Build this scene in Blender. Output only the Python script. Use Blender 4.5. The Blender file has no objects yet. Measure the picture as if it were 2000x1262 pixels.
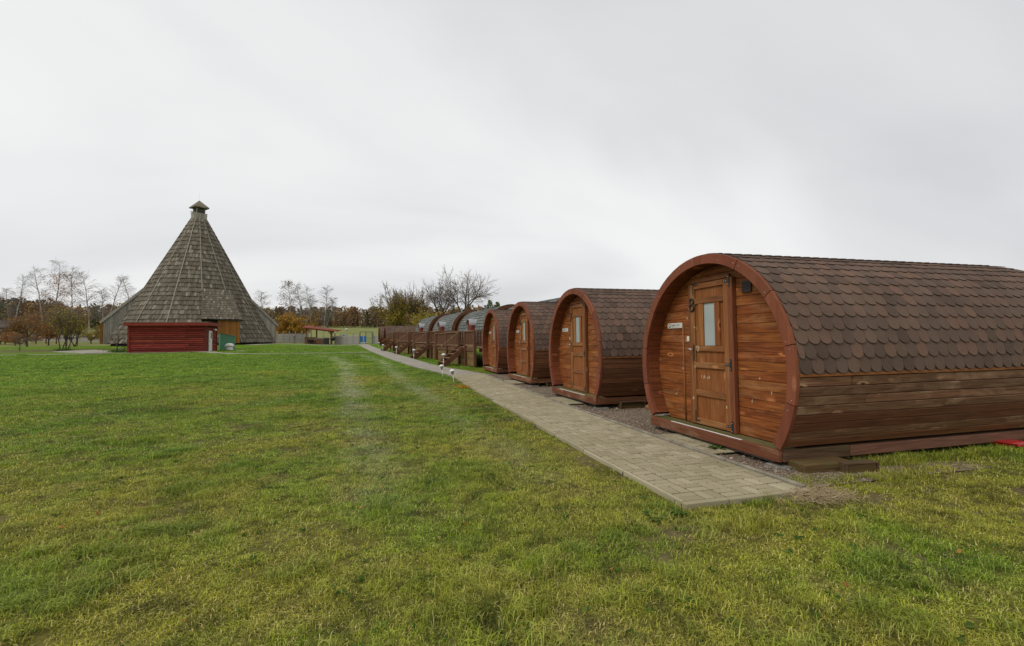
import bpy, math, random
import numpy as np
from mathutils import Matrix, Vector

# ------------------------------------------------------------------ camera, sky, sun, exposure
scn = bpy.context.scene
COL = scn.collection
R = math.radians
F_PX, CAM_H = 930.0, 1.35
YAW, PITCH, ROLL = R(15.3), R(2.25), R(-0.6)
_f = Vector((math.sin(YAW)*math.cos(PITCH), math.cos(YAW)*math.cos(PITCH), math.sin(PITCH)))
_r = Vector((math.cos(YAW), -math.sin(YAW), 0.0)); _u = _r.cross(_f)
_c, _s = math.cos(ROLL), math.sin(ROLL)
_r2 = _r*_c + _u*_s; _u2 = _u*_c - _r*_s
cam = bpy.data.cameras.new('camera'); cam.sensor_width = 36.0; cam.lens = 36.0*F_PX/2000.0
cam.clip_start = 0.05; cam.clip_end = 3000.0
camo = bpy.data.objects.new('camera', cam); COL.objects.link(camo)
camo.matrix_world = Matrix(((_r2.x, _u2.x, -_f.x, 0), (_r2.y, _u2.y, -_f.y, 0), (_r2.z, _u2.z, -_f.z, CAM_H), (0, 0, 0, 1)))
scn.camera = camo
scn.view_settings.view_transform = 'Standard'; scn.view_settings.look = 'None'
scn.view_settings.exposure = 0.0; scn.view_settings.gamma = 1.0
scn.view_settings.use_curve_mapping = False

SUN_EL, SUN_AZ = R(48), R(250)          # azimuth clockwise from +Y: light from the left, slightly behind
world = bpy.data.worlds.new('World'); scn.world = world; world.use_nodes = True
wt = world.node_tree; wt.nodes.clear()
def wn(t, **k):
    n = wt.nodes.new(t)
    for a, v in k.items(): setattr(n, a, v)
    return n
def wl(a, b): wt.links.new(a, b)
sky = wn('ShaderNodeTexSky', sky_type='NISHITA', sun_disc=False)
sky.sun_elevation = SUN_EL; sky.sun_rotation = SUN_AZ
skm = wn('ShaderNodeVectorMath', operation='SCALE'); wl(sky.outputs[0], skm.inputs[0]); skm.inputs['Scale'].default_value = 0.10
tcw = wn('ShaderNodeTexCoord'); sep = wn('ShaderNodeSeparateXYZ'); wl(tcw.outputs['Generated'], sep.inputs[0])
zz = wn('ShaderNodeMath', operation='ABSOLUTE'); wl(sep.outputs[2], zz.inputs[0])
za = wn('ShaderNodeMath', operation='ADD'); wl(zz.outputs[0], za.inputs[0]); za.inputs[1].default_value = 0.5
dx = wn('ShaderNodeMath', operation='DIVIDE'); wl(sep.outputs[0], dx.inputs[0]); wl(za.outputs[0], dx.inputs[1])
dy = wn('ShaderNodeMath', operation='DIVIDE'); wl(sep.outputs[1], dy.inputs[0]); wl(za.outputs[0], dy.inputs[1])
cmb = wn('ShaderNodeCombineXYZ'); wl(dx.outputs[0], cmb.inputs[0]); wl(dy.outputs[0], cmb.inputs[1])
mpw = wn('ShaderNodeMapping'); wl(cmb.outputs[0], mpw.inputs[0])
mpw.inputs['Rotation'].default_value = (0, 0, R(-25)); mpw.inputs['Scale'].default_value = (0.9, 1.6, 1); mpw.inputs['Location'].default_value = (2.3, 4.4, 0)
nz = wn('ShaderNodeTexNoise'); wl(mpw.outputs[0], nz.inputs['Vector'])
nz.inputs['Scale'].default_value = 0.8; nz.inputs['Detail'].default_value = 6; nz.inputs['Roughness'].default_value = 0.46; nz.inputs['Distortion'].default_value = 0.7
crw = wn('ShaderNodeValToRGB'); wl(nz.outputs[0], crw.inputs[0])
crw.color_ramp.interpolation = 'EASE'
crw.color_ramp.elements[0].position = 0.22; crw.color_ramp.elements[0].color = (0.590, 0.595, 0.622, 1)
crw.color_ramp.elements[1].position = 0.68; crw.color_ramp.elements[1].color = (0.925, 0.925, 0.920, 1)
mxw = wn('ShaderNodeMix', data_type='RGBA'); mxw.inputs[0].default_value = 0.96
wl(skm.outputs[0], mxw.inputs[6]); wl(crw.outputs[0], mxw.inputs[7])
bgw = wn('ShaderNodeBackground'); wl(mxw.outputs[2], bgw.inputs[0]); bgw.inputs[1].default_value = 1.0
wo = wn('ShaderNodeOutputWorld'); wl(bgw.outputs[0], wo.inputs[0])

sun = bpy.data.lights.new('sun', 'SUN'); sun.energy = 1.5; sun.angle = R(25); sun.color = (1.0, 0.965, 0.91)
suno = bpy.data.objects.new('sun', sun); COL.objects.link(suno)
_sd = Vector((math.sin(SUN_AZ)*math.cos(SUN_EL), math.cos(SUN_AZ)*math.cos(SUN_EL), math.sin(SUN_EL)))
suno.rotation_euler = _sd.to_track_quat('Z', 'Y').to_euler(); suno.location = (0, 0, 40)

rnd = random.Random(7); nrng = np.random.default_rng(11)

# ------------------------------------------------------------------ terrain shape
def sstep(a, b, x):
    t = np.clip((np.asarray(x, float)-a)/(b-a), 0, 1); return t*t*(3-2*t)
def gz(X, Y):
    X = np.asarray(X, float); Y = np.asarray(Y, float)
    s = 0.0205 - 0.004*np.clip(-X/20, 0, 1)
    Yc = np.minimum(Y, 72.0)
    z = s*(np.sqrt((Yc-9)**2+16)+(Yc-9))/2
    z = z + 0.36*sstep(56, 68, Y)*sstep(-6, -14, X)
    h = np.maximum(Y-72.0, 0)
    z = z + 0.0435*h*h/(h+14)
    return z - 0.045
def bump(X, Y):
    X = np.asarray(X, float); Y = np.asarray(Y, float)
    m = sstep(2.3, 1.6, X)+sstep(3.3, 2.6, Y)*0.8
    b = 0.012*np.sin(X*1.7+0.6*np.sin(Y*0.9))*np.sin(Y*1.3+1.0)+0.008*np.sin(X*3.9+Y*2.1)*np.sin(Y*3.1-X)
    return b*np.clip(m, 0, 1)
def G(x, y): return float(gz(x, y))
def at(px, d):
    """ground position seen in the direction of photo column px at depth d"""
    v = Vector((math.sin(YAW), math.cos(YAW)))*d + Vector((math.cos(YAW), -math.sin(YAW)))*((px-1000.0)/F_PX*d)
    return v.x, v.y
_vn = np.random.default_rng(3).random((256, 256))
def vnoise(x, y):
    x = np.asarray(x, float); y = np.asarray(y, float)
    xi = np.floor(x).astype(int); yi = np.floor(y).astype(int); fx = x-xi; fy = y-yi
    fx = fx*fx*(3-2*fx); fy = fy*fy*(3-2*fy)
    g = lambda a, b: _vn[a & 255, b & 255]
    return (g(xi, yi)*(1-fx)+g(xi+1, yi)*fx)*(1-fy)+(g(xi, yi+1)*(1-fx)+g(xi+1, yi+1)*fx)*fy
def fbm(x, y, o=3):
    s = 0; a = 0.5; t = 0
    for i in range(o): s = s+a*vnoise(x*2**i+17*i, y*2**i+5*i); t += a; a *= .5
    return s/t
TRK1 = np.array([(-8.8, 40), (-5.0, 38), (-2.9, 33), (-1.65, 25), (-1.2, 18.5), (-0.85, 14), (-0.55, 11), (-0.35, 8.5), (-0.15, 6.5), (0.0, 3)])
TRK2 = np.array([(-3.6, 40), (-1.5, 36), (0.05, 27), (0.35, 21), (0.7, 16), (1.0, 13), (1.15, 10.5), (1.3, 8.5), (1.5, 6), (1.6, 3)])
def track(X, Y):
    X = np.asarray(X, float); Y = np.asarray(Y, float); m = np.zeros_like(X+Y)
    for T, w0, amp in ((TRK1, .30, 1.0), (TRK2, .28, .72)):
        xc = np.interp(Y, T[::-1, 1], T[::-1, 0])
        w = w0*(1+0.5*(vnoise(Y*.7, Y*0+3)-.5))
        fade = sstep(41, 34, Y)*(.45+.55*sstep(7, 12.5, Y))*sstep(3.0, 6, Y)
        m = np.maximum(m, np.exp(-((X-xc)/w)**2)*fade*amp)
    return m*np.clip((fbm(X*4.3, Y*2.4)-.24)*2.6, 0.30, 1.2)

# ------------------------------------------------------------------ material helpers
MATS = {}
class NT:
    def __init__(s, name, rough=0.8, spec=0.25):
        s.m = bpy.data.materials.new(name); s.m.use_nodes = True; s.t = s.m.node_tree
        s.b = s.t.nodes['Principled BSDF']; s.b.inputs['Roughness'].default_value = rough
        s.b.inputs['Specular IOR Level'].default_value = spec
    def n(s, ty, **k):
        x = s.t.nodes.new(ty)
        for a, v in k.items(): setattr(x, a, v)
        return x
    def l(s, a, b): s.t.links.new(a, b)
    def math(s, op, a, b=None, clamp=False):
        x = s.n('ShaderNodeMath', operation=op, use_clamp=clamp)
        for i, v in enumerate((a, b)):
            if v is None: continue
            if isinstance(v, (int, float)): x.inputs[i].default_value = v
            else: s.l(v, x.inputs[i])
        return x.outputs[0]
    def mix(s, f, a, b, blend='MIX'):
        x = s.n('ShaderNodeMix', data_type='RGBA', blend_type=blend)
        for i, v in ((0, f), (6, a), (7, b)):
            if isinstance(v, (int, float)): x.inputs[i].default_value = v
            elif isinstance(v, tuple): x.inputs[i].default_value = (*v, 1)
            else: s.l(v, x.inputs[i])
        return x.outputs[2]
    def ramp(s, fac, stops, interp='LINEAR'):
        x = s.n('ShaderNodeValToRGB'); s.l(fac, x.inputs[0]); e = x.color_ramp.elements; x.color_ramp.interpolation = interp
        while len(e) < len(stops): e.new(0.5)
        for el, (p, c) in zip(e, stops):
            el.position = p; el.color = (c, c, c, 1) if isinstance(c, (int, float)) else (*c, 1)
        return x.outputs[0]
    def noise(s, vec, scale, detail=3, rough=0.55, dist=0.0):
        x = s.n('ShaderNodeTexNoise'); s.l(vec, x.inputs['Vector'])
        x.inputs['Scale'].default_value = scale; x.inputs['Detail'].default_value = detail
        x.inputs['Roughness'].default_value = rough; x.inputs['Distortion'].default_value = dist
        return x.outputs[0]
    def vscale(s, vec, sc):
        x = s.n('ShaderNodeVectorMath', operation='MULTIPLY'); s.l(vec, x.inputs[0]); x.inputs[1].default_value = sc
        return x.outputs[0]
    def vadd(s, a, b):
        x = s.n('ShaderNodeVectorMath', operation='ADD'); s.l(a, x.inputs[0]); s.l(b, x.inputs[1]); return x.outputs[0]
    def rand(s):
        oi = s.n('ShaderNodeObjectInfo'); ge = s.n('ShaderNodeNewGeometry')
        return s.math('FRACT', s.math('ADD', oi.outputs['Random'], ge.outputs['Random Per Island']))
    def pos(s): return s.n('ShaderNodeNewGeometry').outputs['Position']
    def obj(s): return s.n('ShaderNodeTexCoord').outputs['Object']
    def color(s, c): s.l(c, s.b.inputs['Base Color'])
    def bump(s, h, strength=0.3, dist=0.01):
        x = s.n('ShaderNodeBump'); x.inputs['Strength'].default_value = strength; x.inputs['Distance'].default_value = dist
        s.l(h, x.inputs['Height']); s.l(x.outputs[0], s.b.inputs['Normal'])
    def comb(s, a, b, c):
        x = s.n('ShaderNodeCombineXYZ')
        for i, v in enumerate((a, b, c)):
            if isinstance(v, (int, float)): x.inputs[i].default_value = v
            else: s.l(v, x.inputs[i])
        return x.outputs[0]

def mat_plain(name, col, rough=0.6, var=0.12, scale=6.0, metal=0.0, spec=0.3, bump=0.0):
    k = NT(name, rough, spec); p = k.obj()
    n = k.noise(p, scale, 4); d = tuple(c*(1-var*1.6) for c in col); e = tuple(min(1, c*(1+var)) for c in col)
    k.color(k.ramp(n, [(0.3, d), (0.7, e)])); k.b.inputs['Metallic'].default_value = metal
    if bump: k.bump(k.noise(p, scale*8, 3), bump, 0.01)
    MATS[name] = k.m; return k.m

def mat_wood(name, c_dark, c_mid, c_light, axis='y', var=0.3, wear=None, wear_amt=0.4, rough=0.62, knots=0.7, gscale=1.0, spec=0.22, streak=0.35):
    k = NT(name, rough, spec); rr = k.rand()
    off = k.comb(k.math('MULTIPLY', rr, 37.0), k.math('MULTIPLY', rr, 91.0), k.math('MULTIPLY', rr, 53.0))
    p = k.vadd(k.obj(), off)
    ax = 'xyz'.index(axis)
    s1 = [16*gscale]*3; s1[ax] = 1.1*gscale; s2 = [75*gscale]*3; s2[ax] = 2.4*gscale; s3 = [7.0]*3; s3[ax] = 2.6
    kv = k.n('ShaderNodeTexVoronoi'); k.l(k.vscale(p, tuple(s3)), kv.inputs['Vector']); kv.inputs['Scale'].default_value = 1.0
    kd = kv.outputs['Distance']
    g1 = k.noise(k.vscale(p, tuple(s1)), 1.0, 5, 0.6, 1.3)
    g2 = k.noise(k.vscale(p, tuple(s2)), 1.0, 4, 0.65)
    base = k.ramp(g1, [(0.25, c_dark), (0.5, c_mid), (0.78, c_light)])
    st = k.ramp(g2, [(0.35, 1-streak), (0.62, 1.0)])
    col = k.mix(1.0, base, st, 'MULTIPLY')
    if knots:
        sepc = k.n('ShaderNodeSeparateColor'); k.l(kv.outputs['Color'], sepc.inputs[0])
        sel = k.math('GREATER_THAN', sepc.outputs[0], 1-0.33*knots)
        core = k.math('MULTIPLY', k.ramp(kd, [(0.03, 1.0), (0.10, 0.0)]), sel)
        halo = k.math('MULTIPLY', k.ramp(kd, [(0.07, 0.0), (0.13, 0.75), (0.26, 0.0)]), sel)
        col = k.mix(halo, col, tuple(min(1, c*1.5+.02) for c in c_light))
        col = k.mix(core, col, tuple(c*0.35 for c in c_dark))
    if wear:
        wv = k.noise(k.vscale(p, tuple((1.5 if i == ax else 5.0) for i in range(3))), 1.0, 6, 0.7, 0.6)
        wm = k.math('MULTIPLY', k.ramp(wv, [(0.50, 0.0), (0.72, 1.0)]), wear_amt)
        col = k.mix(wm, col, wear)
    hs = k.n('ShaderNodeHueSaturation'); k.l(col, hs.inputs['Color'])
    k.l(k.math('ADD', k.math('MULTIPLY', rr, 2*var), 1.0-var), hs.inputs['Value'])
    k.l(k.math('ADD', k.math('MULTIPLY', k.math('FRACT', k.math('MULTIPLY', rr, 7.3)), 0.008), 0.496), hs.inputs['Hue'])
    k.color(hs.outputs[0])
    k.bump(k.math('ADD', g2, k.math('MULTIPLY', g1, 0.5)), 0.35, 0.004)
    MATS[name] = k.m; return k.m

def mat_shingle(name, tones, grit=170.0, rough=0.92, axis_fade=None):
    k = NT(name, rough, 0.12); rr = k.rand(); p = k.pos()
    c = k.ramp(rr, [(i/(len(tones)-1), t) for i, t in enumerate(tones)])
    g = k.noise(p, grit, 2, 0.7); c = k.mix(1.0, c, k.ramp(g, [(0.32, 0.62), (0.68, 1.3)]), 'MULTIPLY')
    lg = k.noise(p, 1.7, 4); c = k.mix(1.0, c, k.ramp(lg, [(0.3, 0.82), (0.7, 1.12)]), 'MULTIPLY')
    k.color(c); k.bump(g, 0.35, 0.003); MATS[name] = k.m; return k.m

# wood families (real-world base colours)
mat_wood('cladding', (0.125, 0.034, 0.008), (0.275, 0.079, 0.017), (0.40, 0.142, 0.036), 'y', 0.14, (0.42, 0.22, 0.095), 0.5, streak=0.5, knots=1.0)
mat_wood('door_stile', (0.19, 0.070, 0.020), (0.31, 0.125, 0.036), (0.38, 0.18, 0.06), 'z', 0.14, (0.38, 0.22, 0.10), 0.5)
mat_wood('door_rail', (0.17, 0.062, 0.019), (0.285, 0.110, 0.035), (0.36, 0.165, 0.06), 'y', 0.16, (0.36, 0.21, 0.10), 0.5)
mat_wood('door_panel', (0.170, 0.045, 0.011), (0.26, 0.078, 0.020), (0.32, 0.125, 0.04), 'z', 0.1, (0.33, 0.16, 0.07), 0.4, knots=0.35)
mat_wood('post_wood', (0.13, 0.043, 0.017), (0.205, 0.070, 0.028), (0.26, 0.10, 0.042), 'z', 0.08, None)
mat_wood('fascia', (0.150, 0.043, 0.020), (0.205, 0.061, 0.029), (0.25, 0.085, 0.042), 'z', 0.13, (0.12, 0.045, 0.026), 0.6, knots=0.3, gscale=0.35, streak=0.10, rough=0.7)
mat_wood('lining', (0.115, 0.032, 0.010), (0.19, 0.056, 0.018), (0.25, 0.085, 0.03), 'x', 0.22, None)
mat_wood('side_plank', (0.105, 0.049, 0.023), (0.185, 0.090, 0.045), (0.29, 0.158, 0.085), 'x', 0.27, (0.40, 0.265, 0.155), 0.6, knots=1.0, streak=0.5, rough=0.75)
mat_wood('side_plank_red', (0.105, 0.037, 0.015), (0.170, 0.066, 0.028), (0.235, 0.105, 0.05), 'x', 0.24, (0.12, 0.07, 0.04), 0.5, rough=0.75)
mat_wood('edge_board', (0.22, 0.075, 0.018), (0.30, 0.11, 0.03), (0.36, 0.15, 0.05), 'x', 0.1, None)
mat_wood('sill_wood', (0.13, 0.042, 0.020), (0.19, 0.065, 0.030), (0.25, 0.105, 0.055), 'y', 0.12, (0.30, 0.205, 0.11), 0.75, rough=0.75)
mat_wood('porch_floor', (0.10, 0.085, 0.030), (0.165, 0.140, 0.050), (0.26, 0.22, 0.10), 'y', 0.2, (0.105, 0.115, 0.022), 0.9, rough=0.85, knots=0.3)
mat_wood('beam_dark', (0.058, 0.0319, 0.0174), (0.1044, 0.058, 0.0305), (0.1812, 0.1087, 0.0609), 'x', 0.2, (0.10, 0.092, 0.035), 0.5, rough=0.85)
mat_wood('beam_red', (0.1232, 0.0522, 0.0319), (0.1812, 0.0783, 0.0493), (0.2465, 0.1232, 0.0812), 'x', 0.12, None, rough=0.8)
mat_wood('deck_dark', (0.0798, 0.0348, 0.0159), (0.1377, 0.0609, 0.0305), (0.203, 0.0986, 0.0522), 'z', 0.2, None, rough=0.75)
mat_wood('deck_rail', (0.1305, 0.0696, 0.0362), (0.2248, 0.1232, 0.0653), (0.319, 0.1885, 0.1087), 'y', 0.15, (0.16, 0.125, 0.06), 0.4, rough=0.8)
mat_wood('skirt_plank', (0.116, 0.0725, 0.029), (0.2175, 0.1377, 0.0522), (0.29, 0.1958, 0.0798), 'y', 0.24, (0.145, 0.130, 0.028), 0.85, rough=0.85)
mat_wood('red_log', (0.115, 0.015, 0.010), (0.20, 0.027, 0.017), (0.26, 0.045, 0.028), 'x', 0.420, (0.30, 0.085, 0.045), 0.45, rough=0.7, knots=0.1)
mat_wood('orange_wood', (0.17, 0.062, 0.012), (0.30, 0.122, 0.024), (0.38, 0.17, 0.04), 'z', 0.18, None)
mat_wood('grey_board', (0.1979, 0.179, 0.1546), (0.3582, 0.3298, 0.2828), (0.5278, 0.4901, 0.4336), 'z', 0.28, None, rough=0.9)
mat_wood('hip_board', (0.203, 0.1856, 0.1522), (0.3045, 0.2828, 0.2392), (0.435, 0.406, 0.3553), 'z', 0.15, None, rough=0.9)
mat_wood('shelter_post', (0.12, 0.062, 0.022), (0.19, 0.10, 0.036), (0.25, 0.14, 0.055), 'z', 0.1, None)
mat_wood('counter_wood', (0.09, 0.045, 0.024), (0.15, 0.078, 0.042), (0.20, 0.11, 0.06), 'x', 0.2, None)
mat_wood('timber_block', (0.055, 0.038, 0.016), (0.115, 0.072, 0.025), (0.17, 0.105, 0.036), 'x', 0.15, (0.070, 0.072, 0.028), 0.8, rough=0.9)
mat_shingle('shingle_brown', [(0.0869, 0.0594, 0.045), (0.123, 0.0851, 0.0639), (0.1431, 0.0931, 0.0675), (0.1124, 0.0762, 0.0576), (0.1611, 0.096, 0.0693), (0.1314, 0.0891, 0.0666), (0.0954, 0.0663, 0.0522)])
mat_shingle('shingle_grey', [(0.0928, 0.1026, 0.0928), (0.1466, 0.1564, 0.1417), (0.1955, 0.2053, 0.1906), (0.1173, 0.1319, 0.1173), (0.2541, 0.259, 0.2444)], 60)
mat_shingle('shake', [(0.097, 0.0812, 0.0592), (0.1594, 0.1353, 0.1004), (0.1247, 0.1082, 0.0811), (0.2079, 0.1813, 0.139), (0.1386, 0.1191, 0.0901), (0.1109, 0.0947, 0.0695), (0.2911, 0.2571, 0.1994)], 25)
mat_plain('roof_felt', (0.028, 0.021, 0.019), 0.95, 0.2)
mat_plain('black_iron', (0.014, 0.014, 0.015), 0.45, 0.2, spec=0.45)
mat_plain('rusty_iron', (0.045, 0.032, 0.024), 0.6, 0.3, 40)
mat_plain('brass_plate', (0.055, 0.047, 0.020), 0.5, 0.4, 20, metal=0.3)
mat_plain('steel', (0.62, 0.62, 0.61), 0.3, 0.08, metal=0.7)
mat_plain('white_paint', (0.66, 0.65, 0.62), 0.5, 0.05)
mat_plain('cream_plastic', (0.72, 0.64, 0.46), 0.45, 0.05)
mat_plain('sign_plate', (0.60, 0.58, 0.53), 0.55, 0.07, 30)
mat_plain('sign_ink', (0.055, 0.055, 0.045), 0.6, 0.1)
mat_plain('sign_ink_pale', (0.27, 0.27, 0.25), 0.6, 0.1)
mat_plain('concrete', (0.36, 0.345, 0.31), 0.95, 0.18, 9, bump=0.4)
mat_plain('kerb', (0.24, 0.212, 0.158), 0.95, 0.2, 9, bump=0.4)
mat_plain('concrete_block', (0.19, 0.178, 0.15), 0.95, 0.25, 12, bump=0.5)
mat_plain('fence_concrete', (0.30, 0.285, 0.255), 0.95, 0.16, 7, bump=0.4)
mat_plain('vent_dark', (0.022, 0.017, 0.015), 0.6, 0.2)
mat_plain('vent_frame', (0.075, 0.046, 0.038), 0.5, 0.1)
mat_plain('red_plastic', (0.42, 0.022, 0.022), 0.35, 0.12, 5, spec=0.45)
mat_plain('roof_red', (0.30, 0.070, 0.040), 0.6, 0.12, 2)
mat_plain('green_sheet', (0.085, 0.225, 0.135), 0.5, 0.1, 3)
mat_plain('blue_board', (0.05, 0.19, 0.48), 0.5, 0.1)
mat_plain('gate_green', (0.015, 0.075, 0.055), 0.45, 0.1)
mat_plain('galvanised', (0.33, 0.33, 0.335), 0.55, 0.1, 4, metal=0.2)
mat_plain('maroon_wall', (0.20, 0.035, 0.022), 0.7, 0.15)
mat_plain('tyre', (0.018, 0.018, 0.019), 0.8, 0.2)
mat_plain('car_white', (0.74, 0.75, 0.76), 0.3, 0.03, spec=0.5)
mat_plain('window_dark', (0.03, 0.036, 0.042), 0.12, 0.1, spec=0.6)
mat_plain('house_wall', (0.50, 0.45, 0.37), 0.9, 0.1, 3)
mat_plain('house_roof', (0.075, 0.070, 0.070), 0.85, 0.2, 4)
mat_plain('house_timber', (0.085, 0.055, 0.040), 0.85, 0.2, 4)
mat_plain('stone', (0.28, 0.245, 0.205), 0.95, 0.3, 11, bump=0.6)
mat_plain('stone_orange', (0.38, 0.20, 0.075), 0.95, 0.25, 11, bump=0.5)
mat_plain('cloth_white', (0.72, 0.69, 0.65), 0.95, 0.1, 5, bump=0.5)
mat_plain('bare_wood', (0.50, 0.36, 0.22), 0.8, 0.25, 60)
mat_plain('twig_straw', (0.42, 0.32, 0.19), 0.95, 0.25, 20)
def mat_glass():
    k = NT('frosted_glass', 0.32, 0.5); k.color(k.ramp(k.noise(k.pos(), 2.0, 2), [(0.3, (0.30, 0.345, 0.335)), (0.7, (0.37, 0.415, 0.40))]))
    MATS['frosted_glass'] = k.m
mat_glass()
def mat_paver():
    k = NT('paver', 0.95, 0.15); rr = k.rand(); p = k.pos()
    c = k.ramp(rr, [(0, (0.27, 0.235, 0.150)), (0.35, (0.36, 0.312, 0.205)), (0.7, (0.315, 0.275, 0.18)), (1, (0.41, 0.36, 0.245))])
    c = k.mix(1.0, c, k.ramp(k.noise(p, 190, 3, 0.7), [(0.3, 0.72), (0.7, 1.2)]), 'MULTIPLY')
    st = k.noise(p, 1.3, 5, 0.6)
    c = k.mix(k.math('MULTIPLY', k.ramp(st, [(0.45, 0.0), (0.75, 1.0)]), 0.5), c, (0.21, 0.19, 0.10))
    k.color(c); k.bump(k.noise(p, 220, 3), 0.4, 0.002); MATS['paver'] = k.m
mat_paver()
def mat_joint():
    k = NT('joint_sand', 0.98, 0.05); p = k.pos()
    c = k.ramp(k.noise(p, 7, 4, 0.6), [(0.42, (0.018, 0.014, 0.009)), (0.58, (0.030, 0.026, 0.010)), (0.74, (0.13, 0.125, 0.016))]); k.color(c)
    MATS['joint_sand'] = k.m
mat_joint()
def mat_farpath():
    k = NT('far_paving', 0.95, 0.1); p = k.pos()
    br = k.n('ShaderNodeTexBrick'); k.l(p, br.inputs['Vector']); br.inputs['Scale'].default_value = 1.0
    br.inputs['Brick Width'].default_value = 0.2; br.inputs['Row Height'].default_value = 0.1; br.inputs['Mortar Size'].default_value = 0.005
    br.inputs['Color1'].default_value = (0.30, 0.272, 0.225, 1); br.inputs['Color2'].default_value = (0.355, 0.325, 0.275, 1); br.inputs['Mortar'].default_value = (0.16, 0.145, 0.10, 1)
    c = k.mix(1.0, br.outputs[0], k.ramp(k.noise(p, 1.1, 4), [(0.3, 0.86), (0.7, 1.08)]), 'MULTIPLY'); k.color(c); MATS['far_paving'] = k.m
mat_farpath()
def mat_gravel():
    k = NT('gravel', 0.98, 0.1); p = k.pos()
    v = k.n('ShaderNodeTexVoronoi'); k.l(p, v.inputs['Vector']); v.inputs['Scale'].default_value = 55
    sc = k.n('ShaderNodeSeparateColor'); k.l(v.outputs['Color'], sc.inputs[0])
    c = k.ramp(sc.outputs[0], [(0, (0.105, 0.078, 0.055)), (0.5, (0.175, 0.132, 0.095)), (0.85, (0.24, 0.185, 0.138)), (1, (0.38, 0.32, 0.26))])
    c = k.mix(k.math('MULTIPLY', k.ramp(k.noise(p, 2.3, 4), [(0.52, 0.0), (0.72, 1.0)]), 0.6), c, (0.085, 0.095, 0.022))
    k.color(c); k.bump(v.outputs['Distance'], 0.9, 0.012); MATS['gravel'] = k.m
mat_gravel()
def mat_pebble():
    k = NT('pebble', 0.95, 0.15); oi = k.n('ShaderNodeObjectInfo')
    k.color(k.ramp(oi.outputs['Random'], [(0, (0.11, 0.083, 0.06)), (0.45, (0.19, 0.145, 0.108)), (0.8, (0.27, 0.21, 0.165)), (0.93, (0.36, 0.25, 0.18)), (1, (0.5, 0.46, 0.41))])); MATS['pebble'] = k.m
mat_pebble()

# lawn colour: one node group used by the ground sheet and by the blades
def lawn_group():
    g = bpy.data.node_groups.new('lawn_colour', 'ShaderNodeTree')
    g.interface.new_socket('Color', in_out='OUTPUT', socket_type='NodeSocketColor')
    k = NT.__new__(NT); k.t = g
    p = k.pos(); sp = k.n('ShaderNodeSeparateXYZ'); k.l(p, sp.inputs[0])
    p2 = k.comb(sp.outputs[0], sp.outputs[1], 0.0)
    n1 = k.noise(p2, 0.33, 4, 0.6, 0.4); n2 = k.noise(p2, 1.5, 4, 0.65, 0.3); n3 = k.noise(p2, 6.5, 3, 0.6); n4 = k.noise(p2, 0.9, 3, 0.55)
    yb = k.ramp(k.math('DIVIDE', sp.outputs[1], 40.0), [(0.08, 0.0), (0.75, 1.0)])      # trampled and mossy in front, lush further back
    lush = k.math('ADD', n1, k.math('MULTIPLY', k.math('SUBTRACT', yb, 0.42), 0.34))
    c = k.ramp(lush, [(0.32, (0.345, 0.345, 0.042)), (0.43, (0.250, 0.330, 0.024)), (0.54, (0.172, 0.290, 0.018)), (0.70, (0.140, 0.272, 0.016))])
    dry = k.math('MULTIPLY', k.ramp(n2, [(0.50, 0.0), (0.70, 1.0)]), k.math('SUBTRACT', 0.62, k.math('MULTIPLY', yb, 0.5)))
    c = k.mix(dry, c, (0.36, 0.29, 0.095))
    moss = k.math('MULTIPLY', k.ramp(n4, [(0.55, 0.0), (0.72, 1.0)]), k.math('SUBTRACT', 0.6, k.math('MULTIPLY', yb, 0.4)))
    c = k.mix(moss, c, (0.33, 0.325, 0.03))
    dk = k.mix(1.0, k.ramp(k.noise(p2, 0.8, 3, 0.6, 0.8), [(0.27, 0.5), (0.44, 1.0)]), k.ramp(k.noise(p2, 3.1, 4, 0.7, 0.5), [(0.34, 0.45), (0.50, 1.0)]), 'MULTIPLY')
    c = k.mix(1.0, c, dk, 'MULTIPLY')
    c = k.mix(1.0, c, k.ramp(n3, [(0.3, 0.72), (0.7, 1.22)]), 'MULTIPLY')
    field = k.ramp(k.math('DIVIDE', sp.outputs[1], 100.0), [(0.70, 0.0), (0.76, 1.0)])
    fc = k.ramp(k.noise(p2, 0.05, 4, 0.6), [(0.35, (0.20, 0.235, 0.065)), (0.65, (0.265, 0.275, 0.095))])
    c = k.mix(field, c, fc)
    go = k.n('NodeGroupOutput'); k.l(c, go.inputs[0]); return g
LAWN = lawn_group()
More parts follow.
